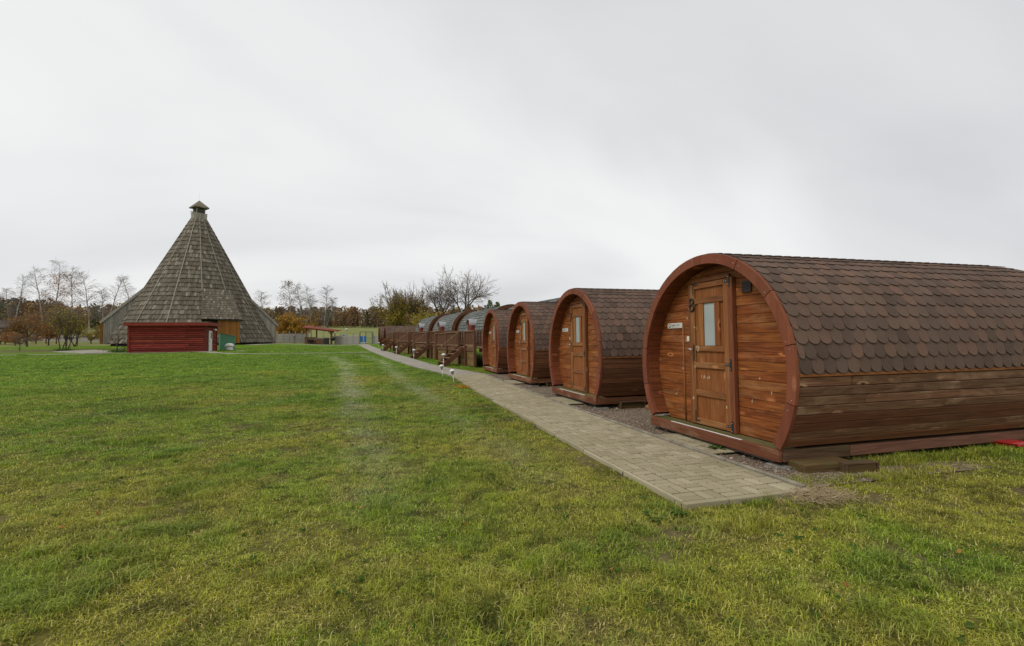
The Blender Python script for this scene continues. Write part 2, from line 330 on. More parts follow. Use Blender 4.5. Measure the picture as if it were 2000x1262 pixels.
def mat_lawn():
    k = NT('lawn_soil', 0.98, 0.05); gnode = k.n('ShaderNodeGroup'); gnode.node_tree = LAWN; p = k.pos()
    c = k.mix(1.0, gnode.outputs[0], (0.84, 0.80, 0.9), 'MULTIPLY')  # sheet colour lowered to stand in for shading among blades too fine to show
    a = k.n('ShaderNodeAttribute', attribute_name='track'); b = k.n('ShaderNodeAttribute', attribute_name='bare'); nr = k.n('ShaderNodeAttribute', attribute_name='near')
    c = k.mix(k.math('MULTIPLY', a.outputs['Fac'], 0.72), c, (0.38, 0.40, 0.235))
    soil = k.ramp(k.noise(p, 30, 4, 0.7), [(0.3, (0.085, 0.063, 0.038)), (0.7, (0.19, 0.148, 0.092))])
    shaded_thatch = k.mix(0.3, k.mix(1.0, c, (0.40, 0.40, 0.32), 'MULTIPLY'), soil)  # thatch mixed with soil, darkened in colour as shade in gaps between blades
    c = k.mix(k.math('MULTIPLY', nr.outputs['Fac'], 0.85), c, shaded_thatch)
    c = k.mix(b.outputs['Fac'], c, soil)
    fine = k.noise(p, 24, 4, 0.7); c = k.mix(1.0, c, k.ramp(fine, [(0.3, 0.68), (0.7, 1.25)]), 'MULTIPLY')
    k.color(c); k.bump(fine, 0.8, 0.03); MATS['lawn_soil'] = k.m
mat_lawn()
def mat_blade():
    k = NT('grass_blade', 0.62, 0.25); gnode = k.n('ShaderNodeGroup'); gnode.node_tree = LAWN
    c = gnode.outputs[0]; rr = k.n('ShaderNodeNewGeometry').outputs['Random Per Island']
    oi = k.n('ShaderNodeObjectInfo').outputs['Random']; r2 = k.math('FRACT', k.math('ADD', rr, oi))
    t = k.n('ShaderNodeAttribute', attribute_name='track', attribute_type='INSTANCER'); gr = k.n('ShaderNodeAttribute', attribute_name='green', attribute_type='INSTANCER')
    dryb = k.math('MULTIPLY', k.math('GREATER_THAN', r2, 0.9), k.math('SUBTRACT', 1.0, gr.outputs['Fac']))
    c = k.mix(k.math('MULTIPLY', dryb, 0.75), c, (0.44, 0.36, 0.15))
    c = k.mix(k.math('MULTIPLY', gr.outputs['Fac'], 0.65), c, (0.135, 0.215, 0.032))
    c = k.mix(k.math('MULTIPLY', t.outputs['Fac'], 0.72), c, (0.42, 0.44, 0.27))
    c = k.mix(1.0, c, k.ramp(r2, [(0, 0.55), (0.5, 1.12), (1, 1.75)]), 'MULTIPLY')
    k.color(c)
    tr = k.n('ShaderNodeBsdfTranslucent'); k.l(c, tr.inputs[0]); ms = k.n('ShaderNodeMixShader'); ms.inputs[0].default_value = 0.25
    k.l(k.b.outputs[0], ms.inputs[1]); k.l(tr.outputs[0], ms.inputs[2]); k.l(ms.outputs[0], k.t.nodes['Material Output'].inputs[0])
    MATS['grass_blade'] = k.m
mat_blade()
def mat_foliage(name, stops):
    k = NT(name, 0.75, 0.15); ge = k.n('ShaderNodeNewGeometry')
    c = k.ramp(ge.outputs['Random Per Island'], stops); k.color(c)
    tr = k.n('ShaderNodeBsdfTranslucent'); k.l(c, tr.inputs[0]); ms = k.n('ShaderNodeMixShader'); ms.inputs[0].default_value = 0.3
    k.l(k.b.outputs[0], ms.inputs[1]); k.l(tr.outputs[0], ms.inputs[2]); k.l(ms.outputs[0], k.t.nodes['Material Output'].inputs[0])
    MATS[name] = k.m
mat_foliage('leaf_yellow', [(0, (0.288, 0.144, 0.0168)), (0.5, (0.456, 0.252, 0.0264)), (1, (0.552, 0.336, 0.048))])
mat_foliage('leaf_olive', [(0, (0.189, 0.144, 0.0324)), (0.5, (0.342, 0.261, 0.0468)), (1, (0.486, 0.351, 0.063))])
mat_foliage('leaf_lime', [(0, (0.216, 0.189, 0.0324)), (0.5, (0.36, 0.324, 0.0396)), (1, (0.54, 0.45, 0.063))])
mat_foliage('leaf_brown', [(0, (0.2451, 0.1093, 0.0339)), (0.5, (0.3958, 0.179, 0.0528)), (1, (0.5278, 0.2639, 0.0754))])
mat_foliage('leaf_green', [(0, (0.042, 0.078, 0.0144)), (0.5, (0.078, 0.138, 0.0216)), (1, (0.12, 0.192, 0.036))])
mat_foliage('leaf_bronze', [(0, (0.168, 0.119, 0.084)), (1, (0.308, 0.217, 0.154))])
def mat_bark(name, a, b, birch=False):
    k = NT(name, 0.95, 0.1); p = k.obj(); n = k.noise(k.vscale(p, (9, 9, 3)), 1.0, 4)
    c = k.ramp(n, [(0.3, a), (0.7, b)])
    if birch:
        m = k.noise(k.vscale(p, (4, 4, 16)), 1.0, 3); c = k.mix(k.ramp(m, [(0.60, 0.0), (0.68, 1.0)]), c, (0.06, 0.05, 0.045))
    k.color(c); MATS[name] = k.m
mat_bark('bark_birch', (0.30, 0.265, 0.22), (0.46, 0.42, 0.36), True)
mat_bark('bark_brown', (0.055, 0.043, 0.032), (0.105, 0.084, 0.063))
mat_bark('bark_grey', (0.085, 0.074, 0.062), (0.15, 0.132, 0.112))
mat_bark('twig_grey', (0.16, 0.145, 0.13), (0.25, 0.228, 0.205))
mat_bark('twig_brown', (0.12, 0.09, 0.066), (0.19, 0.148, 0.11))
def mat_forest():
    k = NT('forest_leaf', 0.9, 0.08); a = k.n('ShaderNodeAttribute', attribute_name='tree_colour')
    r2 = k.n('ShaderNodeNewGeometry').outputs['Random Per Island']
    k.color(k.mix(1.0, a.outputs['Color'], k.ramp(r2, [(0, 0.6), (1, 1.45)]), 'MULTIPLY')); MATS['forest_leaf'] = k.m
mat_forest()

# ------------------------------------------------------------------ mesh helpers
def setmat(me, mat):
    if mat: me.materials.append(MATS[mat])
    return me
def mesh_py(name, V, Fc, mat=None, smooth=False):
    me = bpy.data.meshes.new(name); me.from_pydata([tuple(v) for v in V], [], Fc)
    if smooth: me.polygons.foreach_set('use_smooth', [True]*len(me.polygons))
    me.update(); return setmat(me, mat)
def mesh_np(name, V, T, mat=None, k=3, smooth=False):
    V = np.asarray(V, np.float32); T = np.asarray(T, np.int32); n = len(T)
    me = bpy.data.meshes.new(name); me.vertices.add(len(V)); me.vertices.foreach_set('co', V.ravel())
    me.loops.add(n*k); me.loops.foreach_set('vertex_index', T.ravel()); me.polygons.add(n)
    me.polygons.foreach_set('loop_start', np.arange(0, n*k, k, dtype=np.int32))
    me.update(calc_edges=True)
    if not smooth: me.shade_flat()
    return setmat(me, mat)
def ob(name, me, parent=None, loc=(0, 0, 0), rot=(0, 0, 0), mat4=None):
    o = bpy.data.objects.new(name, me); COL.objects.link(o); o.parent = parent
    if mat4 is not None: o.matrix_local = mat4
    else: o.location = loc; o.rotation_euler = rot
    return o
def tag(o, label=None, cat=None, group=None, kind=None):
    for a, v in (('label', label), ('category', cat), ('group', group), ('kind', kind)):
        if v: o[a] = v
    return o
def thing(name, label, cat, loc=(0, 0, 0), rz=0.0, group=None):
    return tag(ob(name, None, None, loc, (0, 0, rz)), label, cat, group)

_bc = {}
def cbox_data(sx, sy, sz, b):
    b = min(b, sx*.45, sy*.45, sz*.45); V = []; idx = {}
    h = (sx/2, sy/2, sz/2)
    for s in [(i, j, k) for i in (-1, 1) for j in (-1, 1) for k in (-1, 1)]:
        for a in range(3):
            idx[s, a] = len(V); V.append(tuple(s[c]*(h[c] if c == a else h[c]-b) for c in range(3)))
    Fc = []
    def fix(f, n):
        p = [Vector(V[i]) for i in f]
        if (p[1]-p[0]).cross(p[2]-p[1]).dot(n) < 0: f = f[::-1]
        Fc.append(f)
    for a in range(3):
        o1, o2 = [c for c in range(3) if c != a]
        for s in (-1, 1):
            def cr(i, j):
                t = [0, 0, 0]; t[a] = s; t[o1] = i; t[o2] = j; return tuple(t)
            n = Vector([s if c == a else 0 for c in range(3)]); fix([idx[cr(-1, -1), a], idx[cr(1, -1), a], idx[cr(1, 1), a], idx[cr(-1, 1), a]], n)
    for a in range(3):
        o1, o2 = [c for c in range(3) if c != a]
        for i in (-1, 1):
            for j in (-1, 1):
                lo = [0, 0, 0]; lo[a] = -1; lo[o1] = i; lo[o2] = j; hi = list(lo); hi[a] = 1
                n = Vector([0, 0, 0]); n[o1] = i; n[o2] = j
                fix([idx[tuple(lo), o1], idx[tuple(hi), o1], idx[tuple(hi), o2], idx[tuple(lo), o2]], n)
    for s in [(i, j, k) for i in (-1, 1) for j in (-1, 1) for k in (-1, 1)]: fix([idx[s, 0], idx[s, 1], idx[s, 2]], Vector(s))
    return V, Fc
def cbox(sx, sy, sz, mat, b=0.004):
    key = (round(sx, 3), round(sy, 3), round(sz, 3), mat, b)
    if key not in _bc: _bc[key] = mesh_py('box', *cbox_data(sx, sy, sz, b), mat)
    return _bc[key]
def box(name, parent, x0, x1, y0, y1, z0, z1, mat, b=0.004, rot=(0, 0, 0)):
    return ob(name, cbox(abs(x1-x0), abs(y1-y0), abs(z1-z0), mat, b), parent, ((x0+x1)/2, (y0+y1)/2, (z0+z1)/2), rot)
def beam(name, parent, p, q, w, h, mat, b=0.004, up=(0, 0, 1)):
    """square timber from p to q; length runs on local x"""
    p = Vector(p); q = Vector(q); d = q-p; L = d.length; x = d/L; y = Vector(up).cross(x)
    if y.length < 1e-4: y = Vector((0, 1, 0)).cross(x)
    y.normalize(); z = x.cross(y); c = (p+q)/2
    return ob(name, cbox(L, w, h, mat, b), parent, mat4=Matrix(((x.x, y.x, z.x, c.x), (x.y, y.y, z.y, c.y), (x.z, y.z, z.z, c.z), (0, 0, 0, 1))))
def arc_data(r0, r1, a0, a1, x0, x1, n):
    """curved prism about the x axis; angle from +z towards -y"""
    V = []; Fc = []
    for i in range(n+1):
        a = a0+(a1-a0)*i/n; s, c = math.sin(a), math.cos(a)
        V += [(x0, -r0*s, r0*c), (x0, -r1*s, r1*c), (x1, -r1*s, r1*c), (x1, -r0*s, r0*c)]
    for i in range(n):
        o = 4*i
        for j in range(4): Fc.append([o+j, o+(j+1) % 4, o+4+(j+1) % 4, o+4+j])
    Fc += [[3, 2, 1, 0], [4*n, 4*n+1, 4*n+2, 4*n+3]]
    if a1 < a0: Fc = [f[::-1] for f in Fc]
    return V, Fc
def tube_data(P, rad, k=6, cap=True):
    V = []; Fc = []; P = [Vector(p) for p in P]; rad = rad if isinstance(rad, (list, tuple)) else [rad]*len(P)
    prev = None
    for i, p in enumerate(P):
        d = (P[min(i+1, len(P)-1)]-P[max(i-1, 0)]).normalized()
        a = prev if prev is not None else (Vector((0, 0, 1)) if abs(d.z) < .9 else Vector((1, 0, 0)))
        u = (a-d*a.dot(d)).normalized(); prev = u; v = d.cross(u)
        for j in range(k):
            t = 2*math.pi*j/k; V.append(tuple(p+(u*math.cos(t)+v*math.sin(t))*rad[i]))
    for i in range(len(P)-1):
        for j in range(k): Fc.append([i*k+j, i*k+(j+1) % k, (i+1)*k+(j+1) % k, (i+1)*k+j])
    if cap: Fc += [list(range(k))[::-1], [(len(P)-1)*k+j for j in range(k)]]
    return V, Fc
def tube(name, parent, P, rad, mat, k=6, loc=(0, 0, 0), rot=(0, 0, 0)):
    return ob(name, mesh_py(name, *tube_data(P, rad, k), mat, True), parent, loc, rot)
def lathe(name, parent, prof, mat, k=12, loc=(0, 0, 0), rot=(0, 0, 0)):
    V = []; Fc = []
    for r, z in prof:
        for j in range(k): V.append((r*math.cos(2*math.pi*j/k), r*math.sin(2*math.pi*j/k), z))
    for i in range(len(prof)-1):
        for j in range(k): Fc.append([i*k+j, i*k+(j+1) % k, (i+1)*k+(j+1) % k, (i+1)*k+j])
    Fc += [list(range(k))[::-1], [(len(prof)-1)*k+j for j in range(k)]]
    return ob(name, mesh_py(name, V, Fc, mat, True), parent, loc, rot)
def tri_of(V, Fc):
    T = []
    for f in Fc:
        for i in range(1, len(f)-1): T.append((f[0], f[i], f[i+1]))
    return np.array(V, float), np.array(T, int)
def bake(protoV, protoT, mats):
    """many placed copies of one small shape in one mesh"""
    M = np.array([[list(r) for r in m] for m in mats]) if not isinstance(mats, np.ndarray) else mats
    n = len(M); Vh = np.c_[protoV, np.ones(len(protoV))]
    V = np.einsum('nij,vj->nvi', M[:, :3, :], Vh).reshape(-1, 3)
    T = (protoT[None]+(np.arange(n)*len(protoV))[:, None, None]).reshape(-1, 3)
    return V, T
def text_mesh(txt, size, mat):
    cu = bpy.data.curves.new('t', 'FONT'); cu.body = txt; cu.size = size; cu.extrude = 0.0008
    o = bpy.data.objects.new('t', cu); COL.objects.link(o); bpy.context.view_layer.update()
    me = bpy.data.meshes.new_from_object(o); bpy.data.objects.remove(o); me.materials.clear(); return setmat(me, mat)

# ------------------------------------------------------------------ ground sheet
def axis_pts(pieces):
    out = []
    for a, b, s in pieces: out += list(np.arange(a, b, s))
    return np.array(out+[pieces[-1][1]])
gx = axis_pts([(-900, -120, 60), (-120, -40, 8), (-40, -12, 1.6), (-12, 12, 0.25), (12, 40, 2), (40, 120, 10), (120, 900, 60)])
gy = axis_pts([(-300, -20, 35), (-20, 0, 2), (0, 45, 0.25), (45, 90, 1.0), (90, 460, 10), (460, 1500, 80)])
XX, YY = np.meshgrid(gx, gy); ZZ = gz(XX, np.maximum(YY, 0))+bump(XX, YY)
nx, ny = len(gx), len(gy); ii = np.arange(nx*ny).reshape(ny, nx)
quads = np.stack([ii[:-1, :-1], ii[:-1, 1:], ii[1:, 1:], ii[1:, :-1]], -1).reshape(-1, 4)
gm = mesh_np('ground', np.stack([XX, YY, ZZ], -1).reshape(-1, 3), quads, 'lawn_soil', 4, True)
def bare(X, Y):
    m = np.zeros_like(np.asarray(X, float))
    for cx, cy, rx, ry, a in ((2.06, 3.05, .26, .16, .9), (2.25, 5.2, .12, .9, .6), (2.22, 8.5, .1, 1.0, .5), (2.15, 13.9, .18, .6, .9), (3.4, 3.15, .4, .12, .5), (-1.55, 4.4, .28, .08, .7), (0.2, 5.2, .16, .06, .5), (-2.4, 3.0, .1, .05, .6), (0.95, 2.2, .14, .08, .7), (5.6, 3.55, .5, .12, .5), (4.4, 2.2, .25, .1, .4), (-27, 51, 6, .5, .3), (-36, 60, 14, 3.0, .8)):
        m = np.maximum(m, a*np.exp(-((X-cx)/rx)**2-((Y-cy)/ry)**2))
    sp = np.clip((fbm(np.asarray(X)*3.1+40, np.asarray(Y)*3.1, 2)-.70)*6, 0, .7)*sstep(16, 8, Y)
    return np.maximum(m, sp)
for nm, val in (('track', track(XX, YY)), ('bare', bare(XX, YY)), ('near', sstep(26, 8, np.hypot(XX, YY)))):
    at_ = gm.attributes.new(nm, 'FLOAT', 'POINT'); at_.data.foreach_set('value', np.asarray(val, np.float32).ravel())
tag(ob('ground', gm), kind='structure')

# ------------------------------------------------------------------ ribbon paths
def ribbon(name, L, Rr, mat, lift=0.02, skirt=0.06, n=60, kind='structure'):
    L = np.array(L, float); Rr = np.array(Rr, float); V = []; Fc = []
    tl = np.linspace(0, 1, n)
    def res(P):
        d = np.r_[0, np.cumsum(np.hypot(*np.diff(P, axis=0).T))]; return np.c_[np.interp(tl*d[-1], d, P[:, 0]), np.interp(tl*d[-1], d, P[:, 1])]
    A, B = res(L), res(Rr)
    for (ax_, ay), (bx, by) in zip(A, B):
        za, zb = G(ax_, ay)+lift, G(bx, by)+lift
        V += [(ax_, ay, za-skirt), (ax_, ay, za), (bx, by, zb), (bx, by, zb-skirt)]
    for i in range(n-1):
        for j in range(3): Fc.append([4*i+j, 4*i+j+1, 4*i+5+j, 4*i+4+j])
    Fc = [f[::-1] for f in Fc] if False else Fc
    return tag(ob(name, mesh_py(name, V, Fc, mat)), kind=kind)

PX0, PX1, PY0, PYP = 2.38, 3.66, 3.42, 21.6
# main paved path: bed, kerb stones, pavers (basket weave)
path = tag(ob('paved_path', mesh_py('paved_path', *(lambda V: (V, [[4*i+j, 4*i+j+1, 4*i+5+j, 4*i+4+j] for i in range(24) for j in range(3)]))(
    [v for i in range(25) for y in [PY0+.02+(17.4-PY0)*i/24] for z in [G(3, y)] for v in ((PX0+.01, y, z-.08), (PX0+.01, y, z+.024), (PX1-.01, y, z+.024), (PX1-.01, y, z-.08))]), 'joint_sand')), kind='structure')
pav_cells = []
cell = 0.2
x_in = PX0+0.045
ny_c = int((17.3-PY0-.06)/cell)
for j in range(ny_c):
    for i in range(6):
        cx = x_in+0.1+i*cell; cy = PY0+.06+0.1+j*cell
        hor = (i+j) % 2 == 0
        for s in (-1, 1):
            if hor: pav_cells.append((cx, cy+s*.05, 0.0))
            else: pav_cells.append((cx+s*.05, cy, math.pi/2))
pav_cells.sort(key=lambda c: c[0]**2+c[1]**2)
pme = cbox(0.184, 0.084, 0.06, 'paver', 0.006)
pm_V, pm_T = tri_of(*cbox_data(0.184, 0.084, 0.06, 0.006)); rest = []
for n_, (cx, cy, rz) in enumerate(pav_cells):
    z = G(cx, cy)+0.05-0.03+rnd.uniform(-.0025, .0025)
    M = Matrix.Translation((cx+rnd.uniform(-.0015, .0015), cy+rnd.uniform(-.0015, .0015), z)) @ Matrix.Rotation(rz+rnd.uniform(-.012, .012), 4, 'Z') @ Matrix.Rotation(rnd.uniform(-.008, .008), 4, 'X') @ Matrix.Rotation(rnd.uniform(-.006, .006), 4, 'Y')
    if n_ < 300: ob('paver', pme, path, mat4=M)
    else: rest.append(M)
tag(ob('distant_pavers', mesh_np('distant_pavers', *bake(pm_V, pm_T, rest), 'paver'), path), kind='stuff')
y = PY0+.06
while y < 17.2:
    ob('kerb_stone', cbox(0.05, 0.985, 0.16, 'kerb', .008), path, (PX1-.005, y+.5, G(PX1, y+.5)+.066-.08+rnd.uniform(-.004, .004)), (0, 0, rnd.uniform(-.004, .004)))
    ob('kerb_stone', cbox(0.032, 0.985, 0.16, 'paver', .006), path, (PX0+.024, y+.5, G(PX0, y+.5)+.05-.08+rnd.uniform(-.004, .003)), (0, 0, rnd.uniform(-.004, .004)))
    y += 1.0
for k_ in range(3):
    w = (PX1-PX0)/3; ob('kerb_stone', cbox(w-.008, 0.06, 0.16, 'paver', .006), path, (PX0+w*(k_+.5), PY0+.028, G(3, PY0)+.048-.08), (0, 0, rnd.uniform(-.006, .006)))
# the same path goes on, bending left, too far to tell its pavers apart
PL = [(2.38, 17.2), (2.15, 18.6), (1.62, 21), (1.12, 24.2), (0.42, 29.7), (-0.1, 34.5), (-0.6, 39.2), (-1.15, 45), (-2.1, 56), (-2.9, 66), (-3.2, 69.5)]
PR = [(3.66, 17.2), (3.35, 18.8), (2.75, 21), (2.32, 23.5), (1.72, 29.5), (1.10, 35), (0.55, 40), (0.0, 45), (-0.95, 56), (-1.6, 66), (-1.9, 69.5)]
ribbon('footpath', PL, PR, 'far_paving', 0.045, 0.12, 70)
def strip(name, pts, w, mat='far_paving', lift=.03, n=60):
    P = np.array(pts, float); T = np.gradient(P, axis=0); N = np.c_[-T[:, 1], T[:, 0]]/np.hypot(*T.T)[:, None]
    w = np.broadcast_to(np.asarray(w, float), (len(P),))[:, None]
    return ribbon(name, P+N*w/2, P-N*w/2, mat, lift, .06, n)
strip('side_path', [(-0.9, 40.6), (-4, 40.9), (-8, 41.4), (-11.5, 43.5), (-14.2, 47.5), (-15.6, 50.5), (-17, 51.6), (-20, 51.5), (-25, 51.2), (-31, 50.0), (-40, 48)], [.38, .38, .4, .5, .7, 1.0, 1.2, 1.0, .9, .8, .8], lift=.035)
strip('forecourt_path', [(-2.3, 68.2), (-6, 69.4), (-10, 69.6), (-14, 68.6), (-16, 66)], [1.5, 1.6, 1.6, 2.0, 2.0], lift=.03)
strip('shed_path', [(-31, 60), (-27.5, 56.5), (-25.6, 53.0)], [3.4, 3.4, 1.8], lift=.028)

# ------------------------------------------------------------------ gravel bed with door pads
gv = mesh_py('gravel_bed', [(x, y, G(x, y)+.012+(.004*math.sin(7*x+3*y))) for y in np.arange(3.55, 17.6, .35) for x in (3.62, 4.1, 4.9, 6.2)],
             [[4*j+i, 4*j+i+1, 4*j+5+i, 4*j+4+i] for j in range(len(np.arange(3.55, 17.6, .35))-1) for i in range(3)], 'gravel')
tag(ob('gravel_bed', gv), kind='structure')
CABIN_Y = [5.385, 9.87, 14.2, 18.45]
for cy in CABIN_Y[:3]:
    pad = tag(ob('door_pad', mesh_py('door_pad', [(3.70, cy-.55, G(4, cy)-.03), (4.16, cy-.55, G(4, cy)-.03), (4.16, cy+.65, G(4, cy)-.03), (3.70, cy+.65, G(4, cy)-.03)] +
              [(3.70, cy-.55, G(4, cy)+.030), (4.16, cy-.55, G(4, cy)+.030), (4.16, cy+.65, G(4, cy)+.030), (3.70, cy+.65, G(4, cy)+.030)],
              [[4, 5, 6, 7], [0, 1, 5, 4], [1, 2, 6, 5], [2, 3, 7, 6], [3, 0, 4, 7]], 'joint_sand')), kind='structure')
    for j in range(6):
        for i in range(2):
            for s in (-1, 1):
                hx = (i+j) % 2 == 0; x = 3.70+.115+i*.21; y = cy-.55+.1+j*.2
                ob('paver', pme, pad, (x+(0 if hx else s*.05), y+(s*.05 if hx else 0), G(4, cy)+.041-.03+rnd.uniform(-.003, .003)), (rnd.uniform(-.01, .01), rnd.uniform(-.01, .01), (0 if hx else math.pi/2)+rnd.uniform(-.02, .02)))

# ------------------------------------------------------------------ barrel cabins
CZ, RO, RI, LEN = 0.985, 1.478, 1.36, 4.98
SILL = 0.175
END = math.acos((SILL-CZ)/RO)          # angle where the ring meets the sill
def shingle_data(w, e):
    top = -0.045; pts = [(-w/2, top), (w/2, top)]
    n = 7
    for i in range(n+1):
        a = math.pi*i/n; pts.append((w/2*math.cos(a)**1 if True else 0, e-0.068+0.068*math.sin(a)**0.85))
    h = 0.0065; V = [(x, t, 0) for x, t in pts]+[(x, t, h) for x, t in pts]; m = len(pts)
    Fc = [list(range(m, 2*m))]+[[i, (i+1) % m, m+(i+1) % m, m+i] for i in range(m)]
    a = Vector(V[Fc[0][1]])-Vector(V[Fc[0][0]]); b = Vector(V[Fc[0][2]])-Vector(V[Fc[0][1]])
    if a.cross(b).z < 0: Fc = [f[::-1] for f in Fc]
    return V, Fc
SH_W, SH_E = 0.156, 0.152
_sv, _sf = shingle_data(SH_W-.0035, SH_E)
SH_ME = mesh_py('shingle', _sv, _sf, 'shingle_brown'); SH_V, SH_T = tri_of(_sv, _sf)
def shingle_places(x0, x1, Rr, nrow=16):
    out = []
    for side in (1, -1):
        for k in range(nrow):
            tb = math.pi/2-k*SH_E/Rr; tt = tb-SH_E/Rr
            if tt < -0.02: tt = -0.02
            s, c = math.sin(tt), math.cos(tt)
            tan = Vector((0, -c*side, -s)); nor = Vector((0, -s*side, c)); xa = Vector((-side, 0, 0))
            base = Vector((0, -Rr*s*side, Rr*c+CZ))
            ang = 0.036
            t2 = tan*math.cos(ang)+nor*math.sin(ang); n2 = nor*math.cos(ang)-tan*math.sin(ang)
            nx_ = int((x1-x0)/SH_W)+1
            for i in range(nx_+1):
                x = x0+.012+SH_W*(i+(.0 if k % 2 else 0.5)); wf = 1.0
                if x-SH_W/2 < x0: x += SH_W/4; wf = .5
                if x+SH_W*wf/2 > x1+.06: continue
                p = base+Vector((x, 0, 0))+nor*(0.004+rnd.uniform(0, .002))
                j = rnd.uniform(-.012, .012)
                xr = (xa*math.cos(j)+t2*math.sin(j))*wf; tr_ = t2*math.cos(j)-xa*math.sin(j)
                M = Matrix(((xr.x, tr_.x, n2.x, p.x), (xr.y, tr_.y, n2.y, p.y), (xr.z, tr_.z, n2.z, p.z), (0, 0, 0, 1)))
                out.append((side, k, x, M))
    return out
_arc = {}
def arc(name, parent, r0, r1, a0, a1, x0, x1, n, mat, smooth=False):
    key = tuple(round(v, 4) for v in (r0, r1, a0, a1, x0, x1))+(n, mat)
    if key not in _arc: _arc[key] = mesh_py(name, *arc_data(r0, r1, a0, a1, x0, x1, n), mat, smooth)
    return ob(name, _arc[key], parent, (0, 0, CZ))
DIG = {8: None,
       7: [[(.050, .09), (-.045, .09), (-.03, .05), (.005, -.03), (.012, -.09)]],
       6: [[(-.03, .085), (.015, .06), (.042, .01), (.045, -.04), (.02, -.082), (-.02, -.082), (-.042, -.045), (-.02, -.008), (.02, -.008), (.042, -.04)]],
       5: [[(-.04, .085), (.035, .085), (.038, .01), (0, .022), (-.035, .0), (-.042, -.045), (-.015, -.085), (.038, -.07)]]}

def side_boards(t, x_front, mats, near_joint):
    for side in (1, -1):
        sw = ob('side_wall', mesh_py('side_wall', *arc_data(1.425, 1.438, side*(math.pi/2-.02), side*END*0.995, .05, LEN-.02, 10), 'roof_felt'), t, (0, 0, CZ))
        npl = 8; a0 = math.pi/2+.022; a1 = END-0.01; da = (a1-a0)/npl; hgt = 1.455*da
        for k in range(npl):
            a = a0+da*(k+.5); s, c = math.sin(a)*side, math.cos(a)
            cuts = [.045, LEN-.03]
            if side == 1 and near_joint and k in (0, 2, 5): cuts = [.045, (0.74, 0, .95, 0, 0, 2.6)[k], LEN-.03]
            for u in range(len(cuts)-1):
                L = cuts[u+1]-cuts[u]; pr = 1.452+rnd.uniform(-.004, .006)
                mt = mats[0] if k < 4 or rnd.random() < .3 else mats[1]
                p = Vector(((cuts[u]+cuts[u+1])/2, -pr*s, CZ+pr*c)); nor = Vector((0, -s, c)); tan = Vector((0, -c*side, -abs(s)))
                tan = (tan-nor*tan.dot(nor)).normalized(); xa = tan.cross(nor)
                ob('plank', cbox(L-.004, hgt-.005, .024, mt, .006), sw, mat4=Matrix.Translation((0, 0, -CZ)) @ Matrix(((xa.x, tan.x, nor.x, p.x), (xa.y, tan.y, nor.y, p.y), (xa.z, tan.z, nor.z, p.z), (0, 0, 0, 1))))

